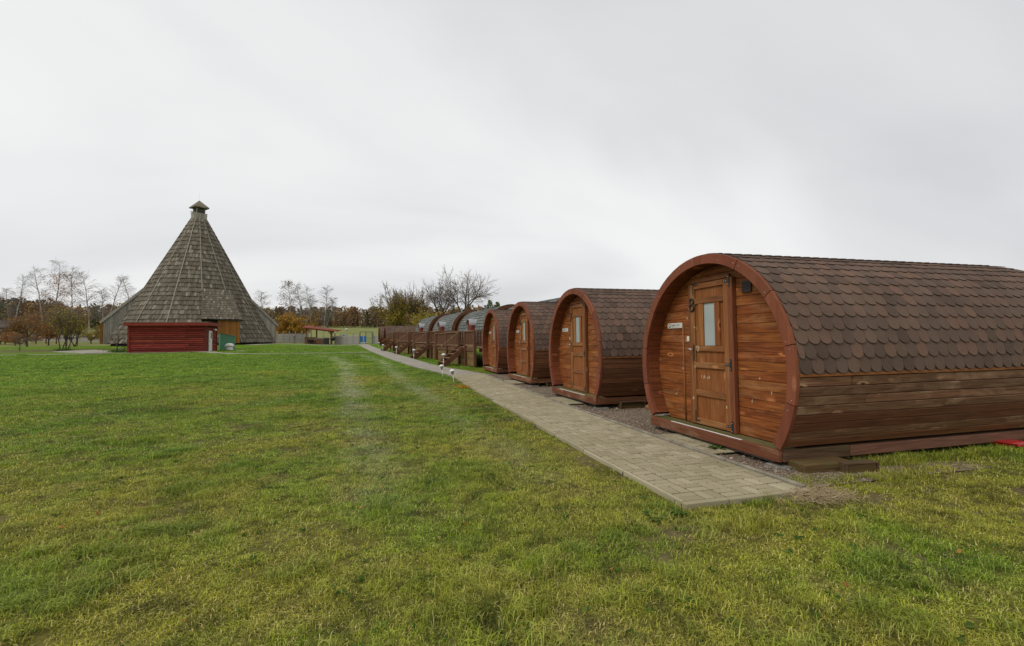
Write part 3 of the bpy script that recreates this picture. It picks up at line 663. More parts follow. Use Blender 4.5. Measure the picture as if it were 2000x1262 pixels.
def barrel(num, loc, rz, label, n_parts, xmax, detail=True, group='brown barrel cabins'):
    t = thing('barrel_cabin', label, 'cabin', loc, rz, group)
    # front ring of curved boards
    cuts = [-END, -1.80, -1.40, -0.955, -0.51, -0.075, 0.012, 0.489, 0.925, 1.36, 1.79, END]
    for a, b in zip(cuts[:-1], cuts[1:]):
        arc('ring_board', t, RI, RO, a+.0032, b-.0032, -.004+rnd.choice((0, .001, .002)), .04, max(2, int((b-a)/.09)), 'fascia')
    if detail:
        for a in (-2.0, -1.6, -1.2, -.75, -.3, .25, .46, .53, .9, 1.33, 1.39, 1.76, 1.84):
            r_ = 1.42+rnd.uniform(-.02, .02)
            ob('screw', cbox(.006, .009, .009, 'steel', .002), t, (-.006, -r_*math.sin(a), CZ+r_*math.cos(a)))
    # recess lining
    lin = ob('recess_lining', mesh_py('recess_lining', *arc_data(1.375, 1.43, -END+.01, END-.01, .042, .30, 40), 'roof_felt'), t, (0, 0, CZ))
    nst = 50; da = 2*END/nst; sm = mesh_py('stave', *cbox_data(.205, 1.362*da-.002, .02, .004), 'lining') if not _bc.get('stave') else _bc['stave']; _bc['stave'] = sm
    if detail:
        for i in range(nst):
            a = -END+da*(i+.5); ob('stave', sm, lin, (.146, -1.367*math.sin(a), 1.367*math.cos(a)), (-(a)*-1.0, 0, 0))
    # front wall: horizontal cladding left, right and above the door
    fw = ob('front_wall', mesh_py('front_wall', [(0.262, -1.36*math.sin(-END+2*END*i/40), CZ+1.36*math.cos(-END+2*END*i/40)) for i in range(41)]+[(0.30, -1.36*math.sin(-END+2*END*i/40), CZ+1.36*math.cos(-END+2*END*i/40)) for i in range(41)],
            [list(range(41))[::-1], list(range(41, 82))]+[[i, i+1, i+42, i+41] for i in range(40)]+[[40, 0, 41, 81]], 'cladding'), t)
    ph = 0.1135; z = SILL+.002
    half = lambda zz: math.sqrt(max(1.352**2-(zz-CZ)**2, 0.0))
    while z < CZ+1.352-.01:
        z1 = min(z+ph, CZ+1.352-.005); hw = min(half(z), half(z1)); hb = half(z); ht = half(z1)
        spans = [(-1, -.388), (.527, 1)] if z < 2.10 else [(-1, 1)]
        for a, b in spans:
            y0b, y0t = (-hb, -ht) if a == -1 else (a, a); y1b, y1t = (hb, ht) if b == 1 else (b, b)
            if y1t-y0t < .02 and y1b-y0b < .05: continue
            x0, x1 = .232+rnd.uniform(-.002, .002), .261; g = .0015; ch = .004
            V = [(x1, y0b, z), (x1, y1b, z), (x1, y1t, z1), (x1, y0t, z1), (x0+ch, y0b, z+g), (x0+ch, y1b, z+g), (x0+ch, y1t, z1-g), (x0+ch, y0t, z1-g), (x0, y0b, z+g+ch), (x0, y1b, z+g+ch), (x0, y1t, z1-g-ch), (x0, y0t, z1-g-ch)]
            Fc = [[8, 11, 10, 9]]+[[o+i, o+4+i, o+4+(i+1) % 4, o+(i+1) % 4] for o in (0, 4) for i in range(4)]+[[0, 1, 2, 3]]
            ob('plank', mesh_py('plank', V, Fc, 'cladding'), fw)
        z = z1
    # door frame and door
    ob('door_post', cbox(.062, .086, 1.965, 'post_wood', .005), t, (.200, -.343, SILL+.983)); ob('door_post', cbox(.042, .046, 1.965, 'post_wood', .004), t, (.213, .502, SILL+.983))
    ob('door_lintel', cbox(.045, .78, .05, 'post_wood', .004), t, (.213, .09, 2.165))
    d = ob('door', cbox(.03, .772, 1.945, 'door_panel', .003), t, (.226, .0895, 1.158)); oz = (.226, .0895, 1.158)
    def dbox(name, x0, x1, y0, y1, z0, z1, mat, b=.004): return box(name, d, x0-oz[0], x1-oz[0], y0-oz[1], y1-oz[1], z0-oz[2], z1-oz[2], mat, b)
    dbox('stile', .188, .211, .387, .476, .187, 2.131, 'door_stile'); dbox('stile', .188, .211, -.297, -.202, .187, 2.131, 'door_stile')
    for z0, z1 in ((2.056, 2.131), (1.846, 1.926), (1.190, 1.268), (.962, 1.041), (.578, .664), (.190, .270)):
        dbox('rail', .186, .211, -.199, .384, z0, z1, 'door_rail')
    dbox('window_bar', .190, .211, .204, .310, 1.270, 1.844, 'door_stile'); dbox('window_bar', .190, .211, -.118, -.022, 1.270, 1.844, 'door_panel')
    dbox('pane', .2065, .211, -.020, .202, 1.270, 1.844, 'frosted_glass', .001)
    lk = dbox('lock_plate', .180, .188, .398, .434, 1.055, 1.285, 'brass_plate', .003)
    ob('handle', mesh_py('handle', *tube_data([(0, 0, 0), (-.045, 0, 0), (-.05, .03, .004), (-.046, .085, 0)], [.009, .009, .008, .006]), 'steel', True), d, (.181-oz[0], .416-oz[1], 1.218-oz[2]))
    for zc in (2.098, 1.028, .252):
        dbox('hinge_strap', .181, .187, -.315, -.218, zc-.016, zc+.016, 'black_iron', .002); dbox('hinge_plate', .160, .168, -.352, -.322, zc-.075, zc+.075, 'black_iron', .003)
        if detail:
            for yy, zz in ((-.237, 0), (-.268, 0)): dbox('bolt', .178, .182, yy-.006, yy+.006, zc-.006, zc+.006, 'steel', .002)
            for zz in (-.05, .05): dbox('bolt', .157, .161, -.342, -.332, zc+zz-.005, zc+zz+.005, 'steel', .002)
    if detail:
        for zc, sg in ((2.115, -1), (.235, 1)):
            dbox('corner_bracket', .182, .188, .396, .412, min(zc, zc+sg*.14), max(zc, zc+sg*.14), 'black_iron', .002); dbox('corner_bracket', .181, .186, .310, .412, zc-.009, zc+.009, 'black_iron', .002)
    # number
    if num == 8:
        for zc, r_ in ((1.888, .040), (1.800, .046)):
            P = [(0, r_*math.cos(a), r_*math.sin(a)) for a in np.linspace(0, 2*math.pi, 17)]
            ob('number_ring', mesh_py('number_ring', *tube_data(P, .0125, 8, False), 'rusty_iron', True), d, (.178-oz[0], .432-oz[1], zc-oz[2]))
    elif num in DIG:
        for P in DIG[num]: ob('number', mesh_py('number', *tube_data([(0, a, b) for a, b in P], .012, 6), 'rusty_iron', True), d, (.178-oz[0], .432-oz[1], 1.85-oz[2]))
    # sill, porch floor, white strip, base beams
    ob('sill_beam', cbox(.062, 2.47, .128, 'sill_wood', .008), t, (.008, 0, .110)); ob('porch_floor', cbox(.192, 2.44, .05, 'porch_floor', .004), t, (.137, 0, .148))
    ob('edge_strip', cbox(.024, 1.40, .007, 'white_paint', .002), t, (.000, .015, .1785))
    ob('under_board', cbox(.10, 2.2, .03, 'concrete_block', .004), t, (.09, 0, .028))
    for s in (1, -1):
        if num == 8 and s == 1:
            ob('base_beam', cbox(.90, .05, .125, 'beam_dark', .006), t, (.49, -1.218, .108)); ob('base_beam', cbox(LEN-.99, .05, .115, 'beam_red', .006), t, (.942+(LEN-.99)/2, -1.222, .108))
        else: ob('base_beam', cbox(LEN-.05, .05, .125, 'side_plank_red' if s == 1 else 'beam_dark', .006), t, (.04+(LEN-.05)/2, -1.218*s, .108))
    ob('floor_slab', cbox(LEN-.4, 2.36, .10, 'beam_dark', .01), t, (LEN/2+.1, 0, .115))
    # body under the cladding
    side_boards(t, 0, ('side_plank', 'side_plank_red') if num == 8 else ('side_plank_red', 'side_plank_red'), num == 8)
    ob('back_wall', mesh_py('back_wall', [(LEN-.06, -1.44*math.sin(-END+2*END*i/36), CZ+1.44*math.cos(-END+2*END*i/36)) for i in range(37)]+[(LEN-.02, -1.44*math.sin(-END+2*END*i/36), CZ+1.44*math.cos(-END+2*END*i/36)) for i in range(37)],
       [list(range(37))[::-1], list(range(37, 74))]+[[i, i+1, i+38, i+37] for i in range(36)]+[[36, 0, 37, 73]], 'cladding'), t)
    rf = ob('roof', mesh_py('roof', *arc_data(1.44, 1.468, -math.pi/2, math.pi/2, .03, LEN, 40), 'roof_felt'), t, (0, 0, CZ))
    for s in (1, -1): ob('roof_edge_board', cbox(LEN-.05, .02, .03, 'edge_board', .003), t, (LEN/2+.02, -1.474*s, CZ-.012))
    pl = shingle_places(.03, LEN, 1.470)
    pl.sort(key=lambda q: (0 if q[0] == 1 and q[2] < xmax else 1, q[2]))
    off = Matrix.Translation((0, 0, -CZ))
    for q in pl[:n_parts]: ob('shingle', SH_ME, rf, mat4=off @ q[3])
    if len(pl) > n_parts: tag(ob('other_shingles', mesh_np('other_shingles', *bake(SH_V, SH_T, [off @ q[3] for q in pl[n_parts:]]), 'shingle_brown'), rf), kind='stuff')
    for sd_ in (1, -1): ob('starter_strip', mesh_py('starter_strip', *arc_data(1.470, 1.4765, sd_*1.5708, sd_*1.50, .03, LEN+.01, 3) if sd_ > 0 else arc_data(1.470, 1.4765, -1.50, -1.5708, .03, LEN+.01, 3), 'shingle_brown'), rf)
    # ridge strip
    ob('ridge_strip', mesh_py('ridge_strip', *arc_data(1.478, 1.484, -.06, .06, .02, LEN, 4), 'shingle_brown'), rf)
    # fittings on the front wall
    sg = ob('name_plate', mesh_py('name_plate', *rrect(.37, .078, .022, .006), 'sign_plate'), t, mat4=Matrix(((0, 0, -1, .226), (-1, 0, 0, .905), (0, 1, 0, 1.567), (0, 0, 0, 1))))
    if detail:
        ob('emblem', mesh_py('emblem', *tube_data([(.026*math.cos(a)-.128, .028*math.sin(a), .007) for a in np.linspace(0, 2*math.pi, 13)], .0055, 5, False), 'sign_ink_pale'), sg)
        ob('emblem', mesh_py('emblem', *tube_data([(-.145, -.012, .007), (-.132, -.02, .007), (-.112, -.012, .007)], .004, 5), 'sign_ink'), sg)
        ob('lettering', text_mesh('sudo', .052, 'sign_ink'), sg, (-.085, -.009, .0072)); ob('lettering', text_mesh('land', .050, 'sign_ink_pale'), sg, (.037, -.009, .0072))
        ob('fine_print', cbox(.20, .004, .001, 'sign_ink_pale', .0003), sg, (.02, -.024, .0068))
        ob('light_switch', cbox(.016, .078, .078, 'white_paint', .004), t, (.225, .578, 1.362)); ob('light_switch', cbox(.010, .05, .058, 'cream_plastic', .003), t, (.216, .578, 1.362))
    else: ob('light_switch', cbox(.016, .078, .078, 'white_paint', .004), t, (.225, .578, 1.362))
    if num == 8:
        rg8 = random.Random(3)
        for (y_, z_, x_) in [(.415, 1.50, .1865), (.36, 1.49, .21), (.60, 1.80, .231), (.62, 1.68, .231), (.58, 1.62, .231), (.425, .95, .1865), (.43, .55, .1865), (.30, .86, .2095), (.24, .84, .2095), (.14, .82, .2095), (-.24, .50, .1865), (.34, 1.225, .1845), (.30, 1.225, .1845), (-.75, .9, .231), (-.9, .72, .231), (-.62, .6, .231), (.9, .55, .231), (.75, .95, .231)]:
            for q in range(rg8.randint(1, 3)):
                w8, h8 = rg8.uniform(.006, .016), rg8.uniform(.012, .032)
                n8 = 7; V8 = [(0, w8*math.cos(2*math.pi*i/n8)*rg8.uniform(.6, 1.1), h8*math.sin(2*math.pi*i/n8)*rg8.uniform(.6, 1.1)) for i in range(n8)]
                ob('wear_mark', mesh_py('wear_mark', V8+[(.002, a_, b_) for _, a_, b_ in V8], [list(range(n8))[::-1]]+[[i, (i+1) % n8, n8+(i+1) % n8, n8+i] for i in range(n8)], 'bare_wood'), t, (x_-.0012, y_+rg8.uniform(-.03, .03), z_+rg8.uniform(-.03, .03)))
        ob('conduit', mesh_py('conduit', *tube_data([(0, 0, 0), (0, .012, .68), (0, .02, 1.375)], .011, 6), 'door_stile', True), t, (.222, .685, SILL))
        v = ob('vent', cbox(.03, .155, .145, 'vent_frame', .006), t, (.222, -.580, 1.99)); 
        for k in range(5): ob('vent_slat', cbox(.008, .12, .02, 'vent_dark', .002), v, (-.014, 0, -.048+.024*k), (0, .4, 0))
        ob('porch_lamp', cbox(.10, .09, .022, 'edge_board', .005), t, (.10, .16, CZ+1.345), (-.10, 0, 0))
    return t
def rrect(w, h, r, th, n=5):
    pts = []
    for cx, cy, a0 in ((w/2-r, h/2-r, 0), (-w/2+r, h/2-r, 90), (-w/2+r, -h/2+r, 180), (w/2-r, -h/2+r, 270)):
        for i in range(n+1): a = R(a0+90*i/n); pts.append((cx+r*math.cos(a), cy+r*math.sin(a)))
    m = len(pts); return [(x, y, 0) for x, y in pts]+[(x, y, th) for x, y in pts], [list(range(m))[::-1], list(range(m, 2*m))]+[[i, (i+1) % m, m+(i+1) % m, m+i] for i in range(m)]

barrel(8, (4.05, CABIN_Y[0], 0.0), 0, 'nearest brown barrel cabin, its door numbered 8, long shingled roof', 300, 4.0)
barrel(7, (4.06, CABIN_Y[1], G(4.5, CABIN_Y[1])+.045), 0, 'second barrel cabin from the front, its door numbered 7', 230, 2.7)
barrel(6, (4.10, CABIN_Y[2], G(4.5, CABIN_Y[2])+.04), 0, 'third barrel cabin from the front, door numbered 6', 130, 1.6)
barrel(5, (4.12, CABIN_Y[3], G(4.5, CABIN_Y[3])+.01), 0, 'fourth barrel cabin from the front, beside the raised terrace', 80, 1.2)
barrel(0, (0.35, 58.4, G(2, 58.4)-.05), R(4), 'far brown barrel cabin at the end of the footpath, with a long roof in view', 0, 0, False)
barrel(0, (-0.35, 62.8, G(2, 62.8)-.05), R(4), 'farthest brown barrel cabin next to the concrete fence and gate', 0, 0, False)

# supports and odds and ends around the cabins
for x, y, s, lab in ((4.16, 4.22, .26, 'grey concrete block under the front right corner of cabin 8'), (4.20, 8.72, .24, 'grey concrete block under the barrel cabin with the number 7'), (4.2, 13.08, .24, 'grey concrete block under the third barrel cabin, partly hidden')):
    o = thing('concrete_block', lab, 'block', (x, y, G(x, y)), rnd.uniform(-.1, .1), 'support blocks under the cabins')
    ob('block_body', cbox(s, .24, .055, 'concrete_block', .012), o, (0, 0, .012))
tb = thing('timber_sleeper', 'mossy old timber sleeper end sticking out under cabin 8', 'timber', (4.44, 4.02, G(4.4, 4)+.02), R(-6))
ob('sleeper_body', cbox(.60, .34, .13, 'timber_block', .014), tb, (0, .05, .02))
ob('end_block', cbox(.34, .12, .115, 'timber_block', .01), tb, (.30, -.14, .02)); 
ob('end_cap', cbox(.38, .13, .016, 'beam_dark', .004), tb, (.30, -.142, .084)); ob('end_cap', cbox(.022, .13, .12, 'beam_dark', .004), tb, (.12, -.142, .018)); ob('end_cap', cbox(.022, .13, .12, 'beam_dark', .004), tb, (.482, -.142, .018))
for yy, lab in ((8.62, 'dark framed timber box end in the gap before the nearest cabin'), (12.95, 'small timber box end below the third barrel cabin')):
    tb = thing('timber_box', lab, 'box', (4.80, yy, G(4.8, yy)), 0, 'timber boxes under the cabins')
    ob('box_body', cbox(.50, .30, .15, 'timber_block', .01), tb, (0, .08, .065)); ob('box_frame', cbox(.54, .05, .022, 'beam_dark', .004), tb, (0, -.085, .145))
    for s in (-1, 1): ob('box_frame', cbox(.022, .05, .15, 'beam_dark', .004), tb, (s*.26, -.085, .06))
rb = thing('red_tray', 'red plastic tray pushed under the long side of cabin 8', 'tray', (7.42, 4.10, G(7.4, 4)+.03), R(4))
def taper(w, l, h, k): return [(-w*k, -l*k, 0), (w*k, -l*k, 0), (w*k, l*k, 0), (-w*k, l*k, 0), (-w, -l, h), (w, -l, h), (w, l, h), (-w, l, h)], [[3, 2, 1, 0], [4, 5, 6, 7], [0, 1, 5, 4], [1, 2, 6, 5], [2, 3, 7, 6], [3, 0, 4, 7]]
ob('tray_body', mesh_py('tray_body', *taper(.14, .12, .06, .82), 'red_plastic'), rb); ob('tray_rim', cbox(.30, .26, .016, 'red_plastic', .006), rb, (0, 0, .065))
ob('tray_lip', cbox(.12, .03, .04, 'red_plastic', .008), rb, (-.03, -.135, .045))
def rock_mesh(seed, sx, sy, sz, mat):
    rg = random.Random(seed); V = []; k = 8
    rings = [(.0, -.5), (.75, -.35), (1, .0), (.72, .36), (.0, .5)]
    V.append((0, 0, -.5*sz))
    for r_, z in rings[1:-1]:
        for j in range(k): a = 2*math.pi*j/k; q = r_*rg.uniform(.75, 1.15); V.append((q*math.cos(a)*sx/2, q*math.sin(a)*sy/2, (z+rg.uniform(-.1, .1))*sz))
    V.append((0, 0, .5*sz)); Fc = []
    for j in range(k): Fc.append([0, 1+(j+1) % k, 1+j]); Fc.append([1+2*k+j, 1+2*k+(j+1) % k, 1+3*k])
    for i in range(2):
        for j in range(k): Fc.append([1+i*k+j, 1+i*k+(j+1) % k, 1+(i+1)*k+(j+1) % k, 1+(i+1)*k+j])
    return mesh_py('stone', V, Fc, mat)
tag(ob('stone', rock_mesh(99, .15, .13, .12, 'stone_orange'), None, (5.02, 8.30, G(5, 8.3)+.06)), 'round orange stone in the rubble beside cabin 7', 'stone')
for i in range(16):
    x = rnd.uniform(4.75, 5.5); y = rnd.uniform(7.2, 8.25); s = rnd.uniform(.07, .17)
    tag(ob('stone', rock_mesh(i, s, s*rnd.uniform(.6, 1), s*.6, 'stone'), None, (x, y, G(x, y)+s*.22), (0, 0, rnd.uniform(0, 6))), 'grey rubble stone lying between cabins 7 and 8', 'stone', 'rubble stones between cabins 7 and 8')
for i in range(9):
    x = rnd.uniform(3.72, 4.15); y = rnd.uniform(3.75, 4.25); s = rnd.uniform(.03, .065)
    tag(ob('stone', rock_mesh(40+i, s, s*.8, s*.6, 'stone'), None, (x, y, G(x, y)+.012+s*.2), (0, 0, rnd.uniform(0, 6))), 'small pale stone on the gravel by the corner of cabin 8', 'stone', 'small stones by the corner of cabin 8')

# ------------------------------------------------------------------ raised terrace with grey pods (row turned a little to the left)
ROW = R(7.75)
def row_frame(u, v, z=0.0):
    """u metres along the row from its near end, v metres to the right of the terrace front"""
    return (4.04-math.sin(ROW)*u+math.cos(ROW)*v, 20.9+math.cos(ROW)*u+math.sin(ROW)*v, z)
POD_R, POD_L, POD_STEP = 1.46, 5.3, 6.75
gsV, gsT = tri_of(*cbox_data(.15, .16, .008, .002))
def pod(i, u0, label):
    x, y, _ = row_frame(u0, 3.35); zg = G(x-3, y)
    t = thing('grey_pod', label, 'cabin', (x, y, zg), ROW, 'grey shingled pods on the terrace')
    # local frame: y runs along the row, x to the right; mesh arcs run on their x axis, so turn them
    t2 = Matrix.Rotation(math.pi/2, 4, 'Z'); cz = 1.62
    def A(name, r0, r1, a0, a1, l0, l1, n, mat, parent=t): return ob(name, mesh_py(name, *arc_data(r0, r1, a0, a1, l0, l1, n), mat), parent, mat4=Matrix.Translation((0, 0, cz)) @ t2)
    A('shell', POD_R-.06, POD_R-.01, -2.2, 2.2, .0, POD_L, 30, 'roof_felt')
    ms = []
    for k in range(34):
        a = 2.15-k*.128
        if a < -2.15: break
        s, c = math.sin(a), math.cos(a)
        n_ = int(POD_L/.155)
        for j in range(n_):
            xx = .08+.155*(j+(.5 if k % 2 else 0)); sd = 1 if a > 0 else -1
            p = Vector((xx, -POD_R*s, POD_R*c)); nor = Vector((0, -s, c)); tan = Vector((0, -c, -s))*sd; xa = tan.cross(nor)
            g = .06; tn = tan*math.cos(g)+nor*math.sin(g); nn = nor*math.cos(g)-tan*math.sin(g); p = p+nor*.006
            ms.append(t2 @ Matrix(((xa.x, tn.x, nn.x, p.x), (xa.y, tn.y, nn.y, p.y), (xa.z, tn.z, nn.z, p.z), (0, 0, 0, 1))))
    tag(ob('shingles', mesh_np('shingles', *bake(gsV, gsT, ms), 'shingle_grey'), t, (0, 0, cz)), kind='stuff')
    for l0, l1 in ((-.10, .06), (POD_L-.06, POD_L+.10)):
        A('end_arch', POD_R-.16, POD_R+.035, -2.2, 2.2, l0, l1, 28, 'deck_dark')
    for l0 in (.45, POD_L-.5):
        ob('end_wall', mesh_py('end_wall', [(l0+d_, -1.40*math.sin(a), 1.40*math.cos(a)) for d_ in (0, .05) for a in np.linspace(-2.2, 2.2, 25)],
           [list(range(25))[::-1], list(range(25, 50))]+[[q, q+1, q+26, q+25] for q in range(24)]+[[24, 0, 25, 49]], 'deck_dark'), t, mat4=Matrix.Translation((0, 0, cz)) @ t2)
    # entrance porch with curved metal roof on the path side
    dm = ob('entrance_porch', cbox(.48, .66, 1.08, 'maroon_wall', .01), t, (-1.44, 2.3, 1.49))
    ob('porch_roof', mesh_py('porch_roof', *arc_data(.335, .36, -1.57, 1.57, -.34, .48, 16), 'galvanised'), dm, (0, 0, .54))
    ob('gable', mesh_py('gable', *arc_data(.02, .325, -1.57, 1.57, -.24, -.20, 12), 'maroon_wall'), dm, (0, 0, .54))
    ob('porch_door', cbox(.03, .5, 1.0, 'deck_dark', .006), dm, (-.252, 0, -.03))
    return t
PU = [2.9+POD_STEP*k for k in range(-1, 3)]
for i, (u0, lab) in enumerate(zip(PU, ('grey shingled pod half hidden behind the fourth barrel cabin', 'grey shingled pod nearest in view, its end arch beside the fourth barrel cabin', 'grey shingled pod in the middle of the terrace row', 'farthest grey shingled pod, next to the far brown barrel'))):
    pod(i, u0+.9, lab)

DK = 0.86   # deck height
def deck(i, u0, u1, stair_u, label):
    x, y, _ = row_frame(u0, 0); zg = G(x, y+2.5)
    t = thing('terrace', label, 'terrace', (x, y, zg), ROW, 'raised wooden terraces along the row'); L = u1-u0
    ob('deck_boards', cbox(4.4, L-.02, .05, 'deck_rail', .006), t, (2.22, L/2, DK-.03)); ob('fascia_board', cbox(.04, L-.02, .15, 'deck_dark', .005), t, (-.005, L/2, DK-.10))
    ob('cross_joist', cbox(4.0, .06, .16, 'deck_dark', .005), t, (2.2, .12, DK-.14))
    s0 = stair_u-u0
    posts = [0.05, s0-.52, s0+.52, 4.7, L-.12] if i == 0 else [0.12, s0-.52, s0+.52, L-.12]
    posts = sorted(p for p in set(posts) if 0 <= p <= L)
    for p in posts: ob('post', cbox(.115, .115, 1.63, 'deck_dark', .008), t, (-.04, p, .80))
    def rail_run(a, b):
        if b-a < .25: return
        ob('top_rail', cbox(.11, b-a-.02, .045, 'deck_rail', .006), t, (-.05, (a+b)/2, DK+.74)); ob('bottom_rail', cbox(.05, b-a-.12, .075, 'deck_rail', .006), t, (-.045, (a+b)/2, DK+.09))
        n = int((b-a-.2)/.125)
        for k in range(n): ob('baluster', cbox(.022, .088, .58, 'deck_dark', .004), t, (-.045, a+.13+(b-a-.26)*k/max(1, n-1), DK+.42))
    cur = posts[0]
    for a, b in zip(posts[:-1], posts[1:]):
        if abs(a-(s0-.52)) < .01 and abs(b-(s0+.52)) < .01: continue
        rail_run(a, b)
    # returns along the near end of the deck
    if True:
        ob('post', cbox(.115, .115, 1.63, 'deck_dark', .008), t, (1.75, .05 if i == 0 else .12, .80)); ob('top_rail', cbox(1.7, .10, .045, 'deck_rail', .006), t, (.85, .05 if i == 0 else .12, DK+.74)); ob('bottom_rail', cbox(1.66, .05, .075, 'deck_rail', .006), t, (.85, .05 if i == 0 else .12, DK+.09))
        for k in range(13): ob('baluster', cbox(.088, .022, .58, 'deck_dark', .004), t, (.12+.124*k, .05 if i == 0 else .12, DK+.42))
    # skirt of horizontal boards, one bay between each two posts
    for a, b in zip(posts[:-1], posts[1:]):
        for k in range(7):
            ob('skirt_board', cbox(.024, b-a-.012, .097, 'skirt_plank', .005), t, (.035+rnd.uniform(-.003, .003), (a+b)/2, .045+.104*k))
    # stair down to the path
    st = ob('stair', cbox(.04, .98, .12, 'deck_dark', .005), t, (-.10, s0, DK-.09)); o = Vector((-.10, s0, DK-.09))
    run = 0.95
    for s in (-1, 1):
        beam('stringer', st, Vector((-.12, s0+s*.49, DK-.05))-o, Vector((-.12-run, s0+s*.49, .02))-o, .045, .24, 'deck_dark', .005)
        beam('stringer_edge', st, Vector((-.12, s0+s*.49, DK+.08))-o, Vector((-.12-run, s0+s*.49, .15))-o, .05, .014, 'deck_rail', .003)
    for k in range(4):
        f_ = (k+.7)/4.6; ob('tread', cbox(.23, .93, .04, 'deck_rail', .006), st, Vector((-.14-run*f_, s0, DK*(1-f_)))-o)
    beam('handrail', st, Vector((-.02, s0+.50, DK+.76))-o, Vector((-.12-run*.98, s0+.50, .80))-o, .045, .075, 'deck_rail', .006)
    return t
US = [1.95, 8.75, 14.95, 21.7]
LBD = ['raised wooden terrace with stair nearest to the fourth barrel cabin', 'second raised terrace along the row, with brown balusters', 'third raised terrace along the row, half way to the far barrels', 'last raised terrace beside the far brown barrels']
UE = [0.0, 7.1, 13.4, 19.9, 24.2]
for i in range(4): deck(i, UE[i], UE[i+1], US[i], LBD[i])

# ------------------------------------------------------------------ garden lamps
def garden_lamp(x, y, h, lean, label, s=1.0, group='white garden lamps along the footpath'):
    t = thing('garden_lamp', label, 'lamp', (x, y, G(x, y)+.0), 0, group); t.rotation_euler = (lean[0], lean[1], 0)
    tube('pole', t, [(0, 0, -.05), (0, 0, h*.62)], .013*s, 'white_paint', 8)
    lathe('lamp_base', t, [(.02*s, h*.60), (.028*s, h*.63), (.03*s, h*.66)], 'galvanised', 10)
    lathe('lamp_glass', t, [(.026*s, h*.66), (.055*s, h*.86)], 'frosted_glass', 8)
    for k in range(4):
        a = math.pi/4+math.pi/2*k; tube('rib', t, [(.03*s*math.cos(a), .03*s*math.sin(a), h*.655), (.062*s*math.cos(a), .062*s*math.sin(a), h*.87)], .006*s, 'galvanised', 4)
    lathe('cap', t, [(.092*s, h*.865), (.086*s, h*.90), (.05*s, h*.965), (.012*s, h)], 'white_paint', 12)
garden_lamp(2.16, 14.75, .44, (.02, -.16), 'white garden lamp leaning over the lawn edge, nearest of the two by the path', 1.0)
garden_lamp(2.08, 16.9, .45, (.02, -.13), 'white garden lamp leaning at the lawn edge, farther of the two by the path', 1.0)
for (u, lab) in zip(US, ('white garden lamp in front of the nearest terrace stair', 'white garden lamp in front of the second terrace stair', 'white garden lamp in front of the third terrace stair', 'white garden lamp in front of the last terrace stair')):
    x, y, _ = row_frame(u-.55, -1.12); garden_lamp(x, y, .62, (0, .03), lab, 1.15)
garden_lamp(-.35, 55.0, .55, (0, .1), 'small white garden lamp by the far brown barrel', 1.1)

# ------------------------------------------------------------------ conical hall
HX, HY = at(385, 66); HG = G(HX, HY)+.28
hall_rz = math.atan2(HY, HX)-math.pi/2          # local -y looks towards the lawn
hall = thing('conical_hall', 'tall conical timber hall with grey wooden shakes and a lantern on top', 'hall', (HX, HY, HG), hall_rz); hall.scale = (.84, .84, 1)
HB, HT, HH, NF = 11.45, 1.05, 17.3, 14
A0 = -math.pi/2+R(4)
def hr(z): return HB+(HT-HB)*z/HH
V = []; Fc = []
for k in range(NF):
    a = A0+2*math.pi*k/NF; V += [((HB-.12)*math.cos(a), (HB-.12)*math.sin(a), -.6), ((HT-.12)*math.cos(a), (HT-.12)*math.sin(a), HH)]
for k in range(NF): k2 = (k+1) % NF; Fc.append([2*k, 2*k2, 2*k2+1, 2*k+1])
Fc += [[2*k+1 for k in range(NF)]]
cone = ob('roof_cone', mesh_py('roof_cone', V, Fc, 'roof_felt'), hall)
bxV, bxT = tri_of(*cbox_data(1, 1, 1, .0))
bxV0 = np.array([(i-.5, j-.5, k-.5) for i in (0, 1) for j in (0, 1) for k in (0, 1)], float)
bxT0 = np.array([(0, 1, 3), (0, 3, 2), (4, 6, 7), (4, 7, 5), (0, 4, 5), (0, 5, 1), (2, 3, 7), (2, 7, 6), (0, 2, 6), (0, 6, 4), (1, 5, 7), (1, 7, 3)])
ms = []; rg = random.Random(5)
rows = 29; dz = HH/rows
for k in range(NF):
    a1, a2 = A0+2*math.pi*k/NF, A0+2*math.pi*(k+1)/NF
    for r_ in range(rows):
        zb, zt = r_*dz-.08+rg.uniform(-.03, .03), min((r_+1)*dz+.18, HH)
        P1 = Vector((hr(zb)*math.cos(a1), hr(zb)*math.sin(a1), zb)); P2 = Vector((hr(zb)*math.cos(a2), hr(zb)*math.sin(a2), zb)); Q = Vector((hr(zt)*math.cos((a1+a2)/2)*math.cos(math.pi/NF), hr(zt)*math.sin((a1+a2)/2)*math.cos(math.pi/NF), zt))
        e = (P2-P1); W = e.length; e.normalize(); up = Q-(P1+P2)/2; up = (up-e*up.dot(e)); Ln = up.length; up.normalize(); nor = e.cross(up)
        if nor.z < 0: nor = -nor
        s = 0.0
        while s < W-.04:
            w = min(rg.uniform(.17, .34), W-s)
            lift = .10+rg.uniform(-.015, .035); ang = .13+rg.uniform(-.02, .03); L = Ln*rg.uniform(.97, 1.03)
            u2 = up*math.cos(ang)-nor*math.sin(ang); n2 = nor*math.cos(ang)+up*math.sin(ang); sk = rg.uniform(-.025, .025)
            u3 = u2*math.cos(sk)+e*math.sin(sk); e3 = e*math.cos(sk)-u2*math.sin(sk)
            c = P1+e*(s+w/2)+nor*lift+u3*(L/2+rg.uniform(-.05, .03))
            ex, uy, nz_ = e3*(w-.012), u3*L, n2*.035
            ms.append(((ex.x, uy.x, nz_.x, c.x), (ex.y, uy.y, nz_.y, c.y), (ex.z, uy.z, nz_.z, c.z), (0, 0, 0, 1))); s += w
